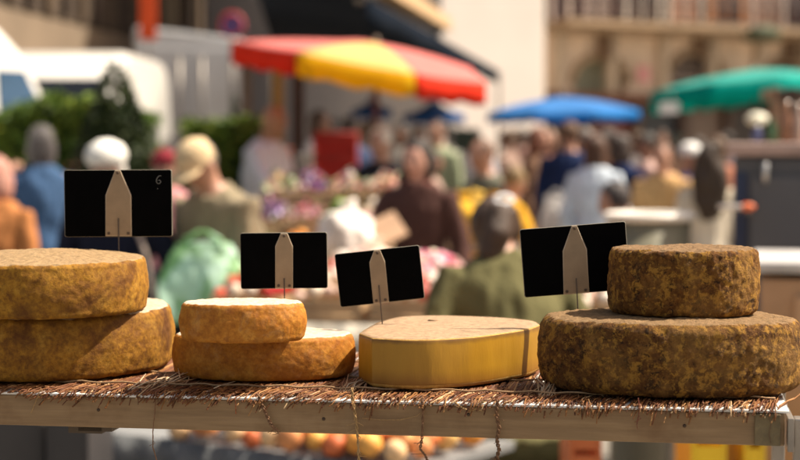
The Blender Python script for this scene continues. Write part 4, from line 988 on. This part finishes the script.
flab = ['person in a dark pink top in the gap at the left frame edge', 'far person in a white coat under the parasol, just right of its pole', 'far person in a mid blue jacket under the yellow panel', 'far person in dark blue left of the dark blue parasols',
        'far person in a greyish jacket beneath the smallest dark blue parasol', 'far person in a cream jacket behind the head of the one in brown', 'far person in dark grey between the two dark blue parasols', 'far person in a pale grey jacket right of the dark blue parasol',
        'far person in a lilac grey top below the red panel tip', 'far person in a dull brown jacket under the left tip of the blue parasol', 'far person in a dusty red jacket left of the red haired one', 'far person in rust red just left of the navy suit', 'far person in dark brown between navy suit and pale shirt',
        'far person in dark brown right behind the pale shirt', 'far person in a white jacket under the right tip of the blue parasol', 'far person in a salmon jacket left of the tan coat', 'far person in brick red under the teal parasol', 'far person in a reddish brown jacket right of the tan coat', 'far person in an apricot jacket by the white cap',
        'far person in dark orange left of the dark cabinet', 'far person in near black at the corner of the dark cabinet', 'far person in a pale jacket in front of the cream house', 'far person in slate blue behind the chalkboard', 'far person in a rose brown jacket behind the right shoulder of the one in brown']
hs = [(.02, .012, .008), (.07, .035, .018), (.16, .14, .13), (.03, .015, .01), (.10, .05, .022)]
for i, ((px, D, py, cc), lb) in enumerate(zip(far, flab)):
    pp(lb, px, D, head_py=py, rz=(i * 67) % 360, top=cc, hair=hs[i % 5], hair_style=('short', 'bob', 'long')[i % 3], bottom=[(.03, .035, .07), (.05, .045, .04), (.12, .11, .10)][i % 3], vox=.02, face=False, skin_c=(.26, .13, .085), group='distant shoppers in the market street')

# things in hands
def bag(label, px, py0, py1, D, wpx, col, patches, seed, cat='bag'):
    c = P(px, (py0 + py1) / 2, D); h = (py1 - py0) / F * D; w_ = wpx / F * D / 2
    r = thing('plastic_bag', label, cat, (c.x, D, c.z - h / 2))
    bm = bmesh.new(); prof = [(0, 0), (.85, .0), (1.0, .12), (.98, .4), (.82, .7), (.62, .9), (.52, 1.0)]
    pr = []
    for i in range(len(prof) - 1):
        for k in range(6): t = k / 6; pr.append((prof[i][0] + (prof[i + 1][0] - prof[i][0]) * t, (prof[i][1] + (prof[i + 1][1] - prof[i][1]) * t) * h))
    pr.append((prof[-1][0], h)); lathe(bm, [(a * w_, z) for a, z in pr], 72, (0, 0, 0), 0, 1, .6); bm.normal_update()
    for v_ in bm.verts:
        p = v_.co; v_.co += v_.normal * (.03 * noise.noise(p * 8 + Vector((seed, 0, 0))) + .022 * abs(noise.noise(Vector((p.x * 26, p.y * 30, p.z * 7)) + Vector((0, seed, 0)))))
    m, nt, b = new_mat('thin_plastic'); tc = N(nt, 'ShaderNodeTexCoord'); n1 = noise_tex(nt, 5.5, 3, .5, tc.outputs['Object'], .6)
    cc = ramp(nt, n1.outputs[0], [(.46, col), (.54, patches)]); nt.links.new(cc, b.inputs['Base Color']); b.inputs['Roughness'].default_value = .5
    t_ = N(nt, 'ShaderNodeBsdfTranslucent'); nt.links.new(cc, t_.inputs[0]); mx = N(nt, 'ShaderNodeMixShader'); mx.inputs[0].default_value = .4
    nt.links.new(b.outputs[0], mx.inputs[1]); nt.links.new(t_.outputs[0], mx.inputs[2]); nt.links.new(mx.outputs[0], nt.nodes['Material Output'].inputs[0])
    obj('sack', bm, m, r, True)
    for s in (1, -1):
        bm = bmesh.new(); tube(bm, [(s * .45 * w_, 0, h * .93), (s * .35 * w_, -.01, h * 1.06), (s * .08 * w_, 0, h * 1.16), (-s * .1 * w_, 0, h * 1.14)], [.02, .014, .010, .008], 8); obj('handle', bm, m, r, True)
    return r
bag('big mint green plastic bag hanging from the hand of the cap wearer', 203, 244, 322, 7.45, 92, (.58, .82, .70), (.26, .50, .22), 2)
bag('small white plastic bag beside the brown tunic', 452, 262, 292, 8.6, 26, (.8, .78, .74), (.75, .45, .40), 5)
bag('pale cream bag carried below the navy suit', 556, 196, 232, 14.2, 30, (.7, .68, .66), (.6, .6, .62), 6)
c = P(146, 250, 7.6); bm = bmesh.new(); tube(bm, [P(134, 226, 7.7), P(141, 240, 7.6), P(148, 262, 7.6), P(151, 285, 7.6), P(156, 310, 7.6)], .011, 8)
b0_ = P(156, 325, 7.6); hb = thing('shoulder_bag', 'dark shoulder bag on a grey strap beside the navy clothes', 'bag', (0, 0, 0)); obj('strap', bm, fabric((.33, .27, .24)), hb, True)
bm = bmesh.new(); box(bm, b0_ + Vector((0, 0, -.12)), (.30, .12, .26), bev=.03); obj('pouch', bm, fabric((.03, .025, .03)), hb, True)
c = P(372, 236, 8.85); cb = bmesh.new(); box(cb, (0, 0, 0), (.34, .20, .012), rot=Euler((R(38), R(-24), R(10))).to_matrix(), bev=.003); o = obj('cardboard_sheet', cb, plain((.52, .33, .21), .85, .15, 5)); o.location = c
tag(o, 'tan cardboard sheet held out to the left by the person in the brown tunic', 'cardboard')

# ================================================================= STALLS AND PRODUCE
m_fruit = attr_mat('fruit_skin', .45, .2, 60)
def table(label, corner, ang, ln, dp, h, topc, clothc=None, cat='table', drop=.14):
    r = thing('market_table', label, cat, corner, ang)
    bm = bmesh.new(); box(bm, (ln / 2, dp / 2, h - .015), (ln, dp, .03), bev=.004); obj('table_top', bm, topc, r)
    for x in (.06, ln - .06):
        for y in (.06, dp - .06):
            bm = bmesh.new(); tube(bm, [(x, y, 0), (x, y, h - .03)], .018, 8); obj('leg', bm, m_steel, r)
    if clothc is not None:
        bm = bmesh.new(); K = 60; a, b_ = [], []
        for k in range(K + 1):
            x = ln * k / K; a.append(bm.verts.new((x, -.004, h + .002))); b_.append(bm.verts.new((x, -.02 - .012 * math.sin(k * 1.1) - .01 * math.sin(k * .37), h - drop + .008 * math.sin(k * .5))))
        for k in range(K): bm.faces.new((b_[k], b_[k + 1], a[k + 1], a[k])).smooth = True
        o = obj('cloth_edge', bm, fabric(clothc), r, True); sm = o.modifiers.new('t', 'SOLIDIFY'); sm.thickness = .004
    return r
def crate(label, c, w_, d_, h, ang, col=(.46, .31, .17), group=None):
    r = thing('crate', label, 'crate', c, ang, group); bm = bmesh.new()
    for k in range(3):
        z = h * (.16 + .32 * k)
        for s in (-1, 1): box(bm, (0, s * (d_ / 2 - .005), z), (w_, .010, h * .26), bev=.001)
        for s in (-1, 1): box(bm, (s * (w_ / 2 - .005), 0, z), (.010, d_ - .022, h * .26), bev=.001)
    obj('slats', bm, plain(col, .8, .25, 9), r)
    bm = bmesh.new()
    for sx_ in (-1, 1):
        for sy_ in (-1, 1): box(bm, (sx_ * (w_ / 2 - .026), sy_ * (d_ / 2 - .026), h / 2), (.03, .03, h))
    box(bm, (0, 0, .012), (w_ - .03, d_ - .03, .01)); obj('corner_posts', bm, plain(col, .8, .25, 7), r); return r
def heap(label, name, c, w_, d_, z, dome, fr_, cols, ang, seed, cat, squash=1.0, n_=None, leafy=False):
    rn = random.Random(seed); bm = bmesh.new(); cl_ = bm.loops.layers.float_color.new('Col')
    nx, ny = max(1, int(w_ / (fr_ * 1.85))), max(1, int(d_ / (fr_ * 1.7)))
    for lay in range(2):
        for i in range(nx):
            for j in range(ny):
                x = (i + .5 + rn.gauss(0, .12) + .5 * (j % 2) - .25) / nx - .5; y = (j + .5 + rn.gauss(0, .12)) / ny - .5
                if abs(x) > .5 or abs(y) > .5: continue
                if lay and (abs(x) > .33 or abs(y) > .33 or rn.random() < .25): continue
                zz_ = z + dome * (1 - 2.6 * (x * x + y * y)) + lay * fr_ * .9; col = rn.choice(cols); kk = rn.uniform(.8, 1.15); f0 = len(bm.faces)
                if leafy:
                    for q in range(10): leaves(bm, cl_, Vector((x * w_ + rn.gauss(0, fr_ * .6), y * d_ + rn.gauss(0, fr_ * .6), zz_ + rn.gauss(0, fr_ * .5))), fr_ * .8, rn, tuple(v_ * rn.uniform(.7, 1.2) for v_ in rn.choice(cols)))
                else:
                    blob(bm, (x * w_, y * d_, zz_), (fr_ * kk, fr_ * kk * rn.uniform(.9, 1.05), fr_ * kk * squash), 2, nz=.12, seed=rn.random() * 50); bm.faces.ensure_lookup_table()
                    for f in bm.faces[f0:]:
                        for l in f.loops:
                            p = l.vert.co; t = .5 + .5 * noise.noise(p * 22); l[cl_] = tuple(min(1, v_ * (.8 + .45 * t)) for v_ in col) + (1,)
    o = obj(name, bm, m_fruit if not leafy else m_leaf, None); o.location = (c[0], c[1], c[2]); o.rotation_euler = (0, 0, ang)
    return tag(o, label, cat, None, 'stuff')
PEA = [(.72, .30, .12), (.78, .42, .18), (.62, .16, .06), (.80, .52, .28), (.70, .22, .08)]
APR = [(.85, .42, .10), (.88, .52, .18), (.80, .34, .07)]
PAL = [(.78, .66, .52), (.82, .72, .62), (.70, .50, .42), (.74, .58, .34)]
MIX = [(.80, .72, .62), (.70, .20, .14), (.78, .50, .40), (.85, .78, .70), (.50, .10, .08), (.76, .62, .50)]
REDS = [(.52, .05, .03), (.62, .10, .05), (.45, .03, .03)]
GRE = [(.10, .24, .03), (.16, .30, .05), (.07, .16, .02), (.24, .36, .08)]
ORA = [(.82, .28, .04), (.86, .36, .06)]
YLW = [(.80, .58, .06), (.84, .64, .12)]
PNK = [(.62, .10, .20), (.74, .30, .38), (.80, .68, .68), (.06, .12, .03)]
VIO = [(.14, .03, .22), (.35, .12, .48), (.66, .55, .74), (.05, .10, .03)]
m_wt = plain((.40, .28, .17), .8, .25, 4); m_gt = plain((.20, .205, .21), .6, .15, 4)
# table A, just beyond the shelf
ta0 = G(88, 430, .66); ta1 = G(415, 471, .66); da = (ta1 - ta0); anga = math.atan2(da.y, da.x)
table('nearest fruit table with a grey cloth edge, seen below the shelf', (ta0.x, ta0.y, 0), anga, da.length, 1.2, .66, m_gt, (.17, .175, .18))
ua = da.normalized(); va = Vector((-ua.y, ua.x, 0)); k = 0
spec = [(PEA, 'flushed peaches', 'peaches'), (APR + PEA, 'orange apricots', 'apricots'), (PEA + APR, 'mixed nectarines', 'nectarines'), (PEA + MIX[:3], 'red and cream apples', 'apples'), (PEA, 'dark pink plums', 'plums'), (PAL, 'pale melons', 'melons')]
for j in range(2):
    for i in range(3):
        t = (.40, .63, .86)[i]; c = Vector((ta0.x, ta0.y, .664)) + ua * (da.length * t) + va * (.24 + .52 * j); pal_, ds, nm = spec[k]; k += 1
        heap(f'heap of {ds} in the {"front" if j == 0 else "rear"} row on the nearest fruit table', nm, c, da.length * .235, .50, .030, .045, .038, pal_, anga, 10 + k, 'fruit')
# table B further back
tb0 = G(205, 322, .86); tb1 = G(446, 326, .86); db = tb1 - tb0; angb = math.atan2(db.y, db.x); ub = db.normalized(); vb = Vector((-ub.y, ub.x, 0))
table('long produce table behind the orange and yellow cheeses', (tb0.x, tb0.y, 0), angb, db.length, 1.0, .86, m_wt, (.55, .50, .42))
spec = [(REDS + PAL[:2], 'red and cream apples', 'apples'), (PAL, 'creamy pale potatoes', 'potatoes'), (MIX, 'pink and white turnips', 'turnips'), (PEA, 'peaches', 'peaches'), (MIX + PNK[:3], 'pink radishes and onions', 'radishes'), (PAL + PNK[:3], 'blush pears', 'pears'), (ORA + PEA, 'orange nectarines', 'nectarines'), (PAL, 'white mushrooms', 'mushrooms'), (MIX, 'rosy garlic bulbs', 'garlic')]
cw = db.length / 3; k = 0
for j in range(2):
    for i in range(3):
        c = Vector((tb0.x, tb0.y, .862 + .05 * j)) + ub * (cw * (i + .5)) + vb * (.22 + .45 * j); pal_, ds, nm = spec[k]; k += 1
        crate(f'shallow wooden crate of {ds} on the long produce table', c, cw - .03, .40, .10 + .0 * j, angb)
        heap(f'heap of {ds} in a crate on the long produce table', nm, c, cw - .07, .36, .10, .05, .030, pal_, angb, 40 + k, 'produce')
for j in range(1, 2):
    c = Vector((tb0.x, tb0.y, .86)) + ub * (db.length / 2) + vb * (.22 + .45 * j); bm = bmesh.new(); box(bm, (0, 0, .025 * j), (db.length - .02, .42, .05 * j - .002)); o = obj('riser', bm, m_wt); o.location = c; o.rotation_euler = (0, 0, angb)
    tag(o, ['', 'low wooden riser board under the rear crate row of the long table', 'higher wooden riser board under the rear crate row'][j], 'riser')
# stepped stall C with flowers and vegetables
tc0 = P(236, 230, 9.3); tc0.z = 0; wc = 150 / F * 9.3
stc = thing('stepped_stall', 'stepped wooden stall rising behind the small black signs', 'stall', (tc0.x, 9.3, 0), R(-4))
for j in range(3): bm = bmesh.new(); box(bm, (wc / 2, .22 + .42 * j, (.88 + .16 * j) / 2), (wc, .41, .88 + .16 * j), bev=.004); obj('step', bm, m_wt, stc)
spc = [[(GRE, 'green lettuces', 'lettuces', True), (ORA, 'orange carrots', 'carrots', False), (REDS, 'red tomatoes', 'tomatoes', False), (PAL, 'cream cauliflowers', 'cauliflowers', False)],
       [(VIO, 'violet flowers', 'flowers', True), (PNK, 'pink flowers', 'flowers', True), (GRE, 'dark green cabbages', 'cabbages', False), (PNK + PAL, 'rose and cream shallots', 'shallots', False)],
       [(PAL + GRE[:1], 'cream blossoms', 'blossoms', True), (VIO + PNK, 'mauve asters', 'asters', True), (PNK + PAL, 'pale roses', 'roses', True), (MIX, 'red and white carnations', 'carnations', True)]]
Rc = Matrix.Rotation(R(-4), 3, 'Z')
for j in range(3):
    for i in range(4):
        c = Vector((tc0.x, 9.3, 0)) + Rc @ Vector((wc * (i + .5) / 4, .22 + .42 * j, .882 + .16 * j)); pal_, ds, nm, lf = spc[j][i]
        crate(f'small crate of {ds} on the stepped stall', c, wc / 4 - .01, .36, .09, R(-4), (.42, .30, .18))
        heap(f'heap of {ds} on the stepped stall', nm, c, wc / 4 - .05, .32, .10, .06, .032, (pal_ if lf else [p_ for p_ in pal_ if p_[0] > .07]), R(-4), 70 + j * 4 + i, 'produce', leafy=lf)
c = P(352, 232, 8.6)
# white sacks between stall and the brown tunic
for q, (px, py, D, w_, h, cc, lb) in enumerate([(345, 235, 8.5, .30, .26, (.76, .70, .66), 'white cloth sack slumped right of the stepped stall'), (372, 268, 8.2, .26, .22, (.66, .52, .42), 'beige sack in front of the cardboard sheet')]):
    c = P(px, py, D); bm = bmesh.new(); blob(bm, (0, 0, h * .45), (w_ / 2, .14, h * .55), 4, nz=.25, seed=q + 2); tube(bm, [(0, 0, h * .85), (.02, 0, h * 1.0), (.01, 0, h * 1.15)], [.05, .025, .05], 12)
    o = obj('sack', remeshed(bm, .010, .01, q, 1, .01), fabric(cc), None, True); o.location = (c.x, c.y, c.z - h * .5); tag(o, lb, 'sack')
    z1 = c.z - h * .5 - .01; bm = bmesh.new(); box(bm, (0, 0, z1 / 2), (.34, .32, z1), bev=.01); 
    for k in range(3): box(bm, (0, -.165, z1 * (.2 + .3 * k)), (.35, .012, z1 * .2))
    o = obj('wooden_box', bm, m_wt, None); o.location = (c.x, c.y, 0); tag(o, ['tall wooden box under the white cloth sack', 'tall wooden box under the beige sack'][q], 'box')
# red stall boxes behind the white shirt
def simple_box(name, label, cat, px0, px1, py0, D, zb, col, dp=.35, slots=2):
    a, b_ = P(px0, py0, D), P(px1, py0, D); w_ = b_.x - a.x; h = a.z - zb; r = thing(name, label, cat, ((a.x + b_.x) / 2, D, zb)); t = .012
    m = plain(col, .6, .18, 4)
    bm = bmesh.new(); box(bm, (0, dp / 2, .01), (w_, dp, .02)); box(bm, (-w_ / 2 + t / 2, dp / 2, h / 2 + .01), (t, dp, h - .02)); box(bm, (w_ / 2 - t / 2, dp / 2, h / 2 + .01), (t, dp, h - .02))
    box(bm, (0, dp - t / 2, h / 2 + .01), (w_ - 2 * t, t, h - .02)); n_ = slots + 1
    for k in range(n_): box(bm, (0, t / 2, h * (k + .5) / n_ + .01), (w_ - 2 * t - .002, t, h / n_ * .86))
    obj('tray', bm, m, r); bm = bmesh.new(); tube(bm, [(-w_ / 2, 0, h), (w_ / 2, 0, h), (w_ / 2, dp, h), (-w_ / 2, dp, h), (-w_ / 2, 0, h)], .009, 6); obj('rim', bm, m, r); return r
def stand(label, px0, px1, D, h, dp=.5, col=(.20, .13, .08)):
    a, b_ = P(px0, 140, D), P(px1, 140, D); r = thing('trestle_table', label, 'table', (a.x, D - .05, 0)); w_ = b_.x - a.x
    bm = bmesh.new(); box(bm, (w_ / 2, dp / 2, h - .02), (w_, dp, .035), bev=.004); obj('table_top', bm, plain(col, .8), r)
    for x in (.08, w_ - .08):
        bm = bmesh.new(); tube(bm, [(x, .04, 0), (x, dp - .04, h - .04)], .02, 6); tube(bm, [(x + .04, dp - .04, 0), (x + .04, .04, h - .04)], .02, 6); obj('trestle', bm, plain(col, .8), r)
    return r
stand('brown trestle table carrying the red and orange boxes', 262, 362, 14, 1.10)
simple_box('vegetable_box', 'big dark red vegetable box under the parasol', 'box', 313, 357, 133, 14.05, 1.085 , (.36, .02, .015), .4, 3)
simple_box('vegetable_box', 'small orange red vegetable box left of the dark red one', 'box', 270, 300, 149, 14.0, 1.085, (.62, .12, .04), .35, 1)
c = P(304, 163, 12.6); stand('narrow trestle table under the white bucket', 290, 320, 12.6, P(304, 172, 12.6).z - .0, .3)
r = thing('bucket', 'small round white bucket in front of the red boxes', 'bucket', (c.x, 12.7, P(304, 172, 12.6).z - .002)); bm = bmesh.new(); lathe(bm, [(0, 0), (.055, 0), (.068, .13), (.073, .13), (.073, .14), (.062, .14), (.052, .01), (0, .01)], 28); obj('pail', bm, plain((.8, .78, .74), .4), r, True)
bm = bmesh.new(); tube(bm, [(.07 * math.cos(t), 0, .13 + .05 * math.sin(t)) for t in [k * math.pi / 10 for k in range(11)]], .004, 6); obj('handle', bm, m_steel, r, True)
for q, (px, D, col, lb) in enumerate([(278, 13.6, (.38, .25, .07), 'ochre wooden post under the left side of the parasol'), (298, 13.6, (.05, .03, .02), 'dark wooden post right of the ochre post'), (246, 15.5, (.18, .11, .07), 'brown wooden post behind the bald person'), (188, 15.5, (.3, .3, .3), 'grey post in front of the box truck')][:3]):
    a = P(px, 60 if q < 2 else 66, D); bm = bmesh.new(); box(bm, (0, 0, a.z / 2), (.09, .09, a.z), bev=.006); box(bm, (0, 0, .03), (.22, .22, .06), bev=.01); box(bm, (0, 0, a.z + .02), (.14, .14, .04), bev=.005); o = obj('wooden_post', bm, plain(col, .8, .3, 5)); o.location = (a.x, D, 0); tag(o, lb, 'post')
# chalkboard
a = P(465, 140, 16); cbd = thing('chalkboard', 'dark green chalkboard on a stand among the distant shoppers', 'chalkboard', (a.x, 16, 0)); bm = bmesh.new(); box(bm, (0, 0, a.z), (.22, .03, .20), bev=.004); obj('panel', bm, plain((.02, .035, .02), .7), cbd)
bm = bmesh.new(); tube(bm, [(0, .03, 0), (0, .03, a.z)], .018, 6); tube(bm, [(-.15, .03, .01), (.15, .03, .01)], .018, 6); tube(bm, [(0, -.15, .01), (0, .2, .01)], .018, 6); obj('stand', bm, m_wood, cbd)
# yellow sacks in the middle
stand('low trestle table under the golden sacks', 446, 514, 9.9, .98)
for q, (px, py) in enumerate([(462, 196), (494, 204), (478, 184)]):
    c = P(px, py, 9.95 + .18 * (q == 2)); bm = bmesh.new(); blob(bm, (0, 0, .12), (.11, .10, .14), 4, nz=.3, seed=q + 11); tube(bm, [(0, 0, .22), (0, 0, .27), (.01, 0, .31)], [.045, .02, .045], 12)
    o = obj('sack', remeshed(bm, .010, .012, q, 1, .01), fabric([(.66, .38, .04), (.60, .30, .03), (.74, .52, .12)][q]), None, True); o.location = (c.x, 10.05 + (.18 if q == 2 else 0), .981); tag(o, ['amber sack at the left end of the low trestle table', 'darker amber sack at the right end of the low trestle table', 'pale golden sack standing behind the two amber ones'][q], 'sack')
# grey bin
c = P(655, 205, 6.6); bn = thing('bin', 'wide pale grey round bin with a white rim behind the right cheeses', 'bin', (c.x, 6.75, 0)); zt_ = P(655, 209, 6.6).z; rb = .165
bm = bmesh.new(); lathe(bm, [(0, 0), (rb * .86, 0), (rb * .9, .03), (rb, zt_ - .05), (rb * .96, zt_ - .05), (rb * .8, zt_ - .12), (0, zt_ - .12)], 48); obj('drum', bm, plain((.20, .185, .13), .5, .1, 3), bn, True)
bm = bmesh.new(); tube(bm, [(rb * 1.02 * math.cos(t), rb * 1.02 * math.sin(t), zt_ - .035) for t in [k * math.pi / 24 for k in range(49)]], .017, 8); obj('rim', bm, plain((.8, .76, .70), .5), bn, True)
# dark cabinet
a = P(734, 150, 6.6); cbn = thing('cabinet', 'tall dark grey metal cabinet with a pale handle at the right frame edge', 'cabinet', (a.x, 6.6, 0), R(-12)); hz2 = P(734, 157, 6.6).z
bm = bmesh.new(); box(bm, (.42, .3, hz2 / 2 + .03), (.84, .6, hz2 - .06), bev=.012); obj('body', bm, plain((.075, .078, .088), .45, .12, 2), cbn)
bm = bmesh.new(); box(bm, (.027, -.006, hz2 / 2), (.05, .016, hz2 - .12), bev=.003); obj('edge_strip', bm, plain((.012, .025, .07), .4), cbn)
bm = bmesh.new(); box(bm, (.245, -.009, hz2 / 2 + .05), (.36, .020, hz2 - .25), bev=.004); dr = obj('door', bm, plain((.085, .088, .10), .42, .12, 2), cbn)
bm = bmesh.new(); box(bm, (.63, -.009, hz2 / 2 + .05), (.38, .020, hz2 - .25), bev=.004); obj('door', bm, plain((.085, .088, .10), .42, .12, 2), cbn)
hq = P(766, 172, 6.58); bm = bmesh.new(); tube(bm, [(hq.x - a.x, -.02, hq.z - .035), (hq.x - a.x, -.045, hq.z - .028), (hq.x - a.x, -.045, hq.z + .028), (hq.x - a.x, -.02, hq.z + .035)], .011, 8); obj('handle', bm, plain((.55, .55, .55), .3, .1, 6, .6), dr, True)
bm = bmesh.new(); box(bm, (.42, .3, hz2 + .03), (.9, .66, .05), bev=.01); obj('top_board', bm, plain((.42, .30, .26), .7), cbn)
hq = P(742, 208, 6.4); tq = bm = bmesh.new(); tube(bm, [(-.07, 0, 0), (.02, 0, .0), (.03, 0, 0), (.055, 0, 0), (.07, 0, 0)], [.010, .010, .016, .016, .006], 10)
o = obj('torch', bm, plain((.75, .70, .66), .5), None, True); 
o.data.materials.append(plain((.75, .16, .05), .4))
for pl in o.data.polygons:
    if pl.center.x > .024: pl.material_index = 1
o.location = (hq.x, 6.50, hq.z); tag(o, 'white tube with an orange end resting on a bracket before the dark cabinet', 'tube')
bm = bmesh.new(); tube(bm, [(0, .09, -.018), (0, -.01, -.018)], .006, 6); tube(bm, [(.045, .09, -.022), (.045, -.01, -.022)], .006, 6); oo = obj('bracket', bm, m_steel, o)
for q, (px, cc, h) in enumerate([(772, (.07, .14, .06), .10), (786, (.22, .11, .06), .17), (757, (.08, .09, .18), .07), (797, (.3, .22, .18), .16)]):
    a_ = P(px, 150, 6.85); bm = bmesh.new(); lathe(bm, [(0, 0), (.022, 0), (.024, .01), (.024, h * .6), (.010, h * .78), (.010, h), (0, h)], 18); o = obj('bottle', bm, plain(cc, .2, .1), None, True); o.location = (a_.x, 6.85, hz2 + .056); tag(o, ['squat green bottle on the cabinet', 'tall brown bottle on the cabinet', 'small blue bottle at the left corner of the cabinet', 'grey brown bottle at the right end of the cabinet top'][q], 'bottle')
# counter at the right edge
a = P(757, 266, 5.0); zt_ = a.z; kt = thing('counter', 'tan wooden counter with a white top at the right frame edge', 'counter', (a.x, 5.0, 0), R(-13)); bm = bmesh.new(); box(bm, (.35, .3, zt_ / 2 - .02), (.68, .56, zt_ - .04), bev=.006); obj('body', bm, plain((.36, .22, .13), .7, .3, 3), kt)
bm = bmesh.new(); box(bm, (.35, .3, zt_ - .004), (.74, .62, .03), bev=.005); obj('counter_top', bm, plain((.50, .48, .47), .5), kt)
bm = bmesh.new(); box(bm, (.36, .016, zt_ - .2), (.5, .02, .22), bev=.004); d_ = obj('drawer', bm, plain((.40, .25, .15), .7, .3, 3), kt); bm = bmesh.new(); blob(bm, (.10, -.006, zt_ - .2), (.016, .016, .016), 2); obj('knob', bm, m_steel, d_)
# low table D right behind the shelf, seen beneath it
table('low grey table seen under the right end of the shelf', (P(556, 440, 4.7).x, 4.55, 0), 0, .80, .8, .50, m_gt, (.36, .36, .37), drop=.2)
simple_box('plastic_crate', 'bright yellow plastic crate, the left of two under the shelf', 'crate', 692, 727, 400, 4.6, .502, (.82, .52, .015), .28, 2)
simple_box('plastic_crate', 'bright yellow plastic crate, the right of two under the shelf', 'crate', 745, 766, 404, 4.6, .502, (.80, .50, .015), .28, 2)
simple_box('plastic_crate', 'rust orange plastic crate left of the yellow ones', 'crate', 570, 602, 415, 4.6, .502, (.48, .12, .03), .28, 2)
# pale produce seen under the right sign
te0 = P(572, 305, 5.9); table('small produce table under the right sign', (te0.x, 5.9, 0), 0, .5, .6, .93, m_wt, (.6, .55, .5)); 
c = Vector((te0.x + .13, 6.1, .932)); crate('wooden crate of cream onions right of the olive cardigan', c, .23, .34, .09, 0); heap('heap of cream onions right of the olive cardigan', 'onions', c, .2, .3, .08, .05, .028, PAL + YLW[:1], 0, 91, 'produce')
c = Vector((te0.x + .37, 6.1, .932)); crate('wooden crate of blush peppers behind the small produce table edge', c, .23, .34, .09, 0); heap('heap of blush peppers beside the cream onions', 'peppers', c, .2, .3, .08, .05, .028, PNK[:3] + PAL, 0, 92, 'produce')
# dark under-stall boxes at the far left, below the shelf
for q, (px0, px1, py, D, cc) in enumerate([(-10, 42, 434, 4.9, (.05, .045, .045)), (46, 88, 437, 4.7, (.03, .028, .03))]):
    simple_box('storage_box', ['dark grey storage box under the far left of the shelf', 'black storage box beside the nearest fruit table'][q], 'box', px0, px1, py - 20, D, .0, cc, .4, 2)
# small white sign hanging below the teal parasol and globe lamp
c = P(669, 108, 17.6); wsn = thing('hanging_sign', 'small blank white sign hanging at the left tip of the teal parasol', 'sign', (c.x, 17.6, c.z)); bm = bmesh.new(); box(bm, (0, 0, 0), (.20, .02, .11), bev=.003); obj('board', bm, plain((.8, .8, .78), .6), wsn); bm = bmesh.new(); tube(bm, [(-.06, 0, .05), (-.03, 0, .16)], .004, 5); tube(bm, [(.06, 0, .05), (.03, 0, .16)], .004, 5); obj('cord', bm, m_steel, wsn)
c = P(757, 119, 13); lp = thing('street_lamp', 'lamp with a cream oval globe on a thin post above the dark cabinet', 'lamp', (c.x, 13, 0)); bm = bmesh.new(); tube(bm, [(0, 0, 0), (0, 0, c.z - .02)], .016, 8); lathe(bm, [(0, 0), (.10, 0), (.08, .04), (0, .06)], 16); obj('post', bm, m_steel, lp); bm = bmesh.new(); blob(bm, (0, 0, c.z), (.085, .085, .05), 3); obj('globe', bm, plain((.85, .82, .66), .3), lp, True)
for q, (px, D, cc) in enumerate([(776, 12, (.30, .18, .11)), (792, 11.5, (.06, .035, .025))]):
    a = P(px, 88, D); bm = bmesh.new(); box(bm, (0, 0, a.z / 2), (.07, .07, a.z), bev=.006); box(bm, (0, 0, .03), (.2, .2, .06), bev=.01); box(bm, (.1, 0, a.z - .05), (.4, .05, .07), bev=.006); o = obj('wooden_post', bm, plain(cc, .8, .3, 5)); o.location = (a.x, D, 0); tag(o, ['reddish brown post above the dark cabinet', 'dark post at the right frame edge above the cabinet'][q], 'post')
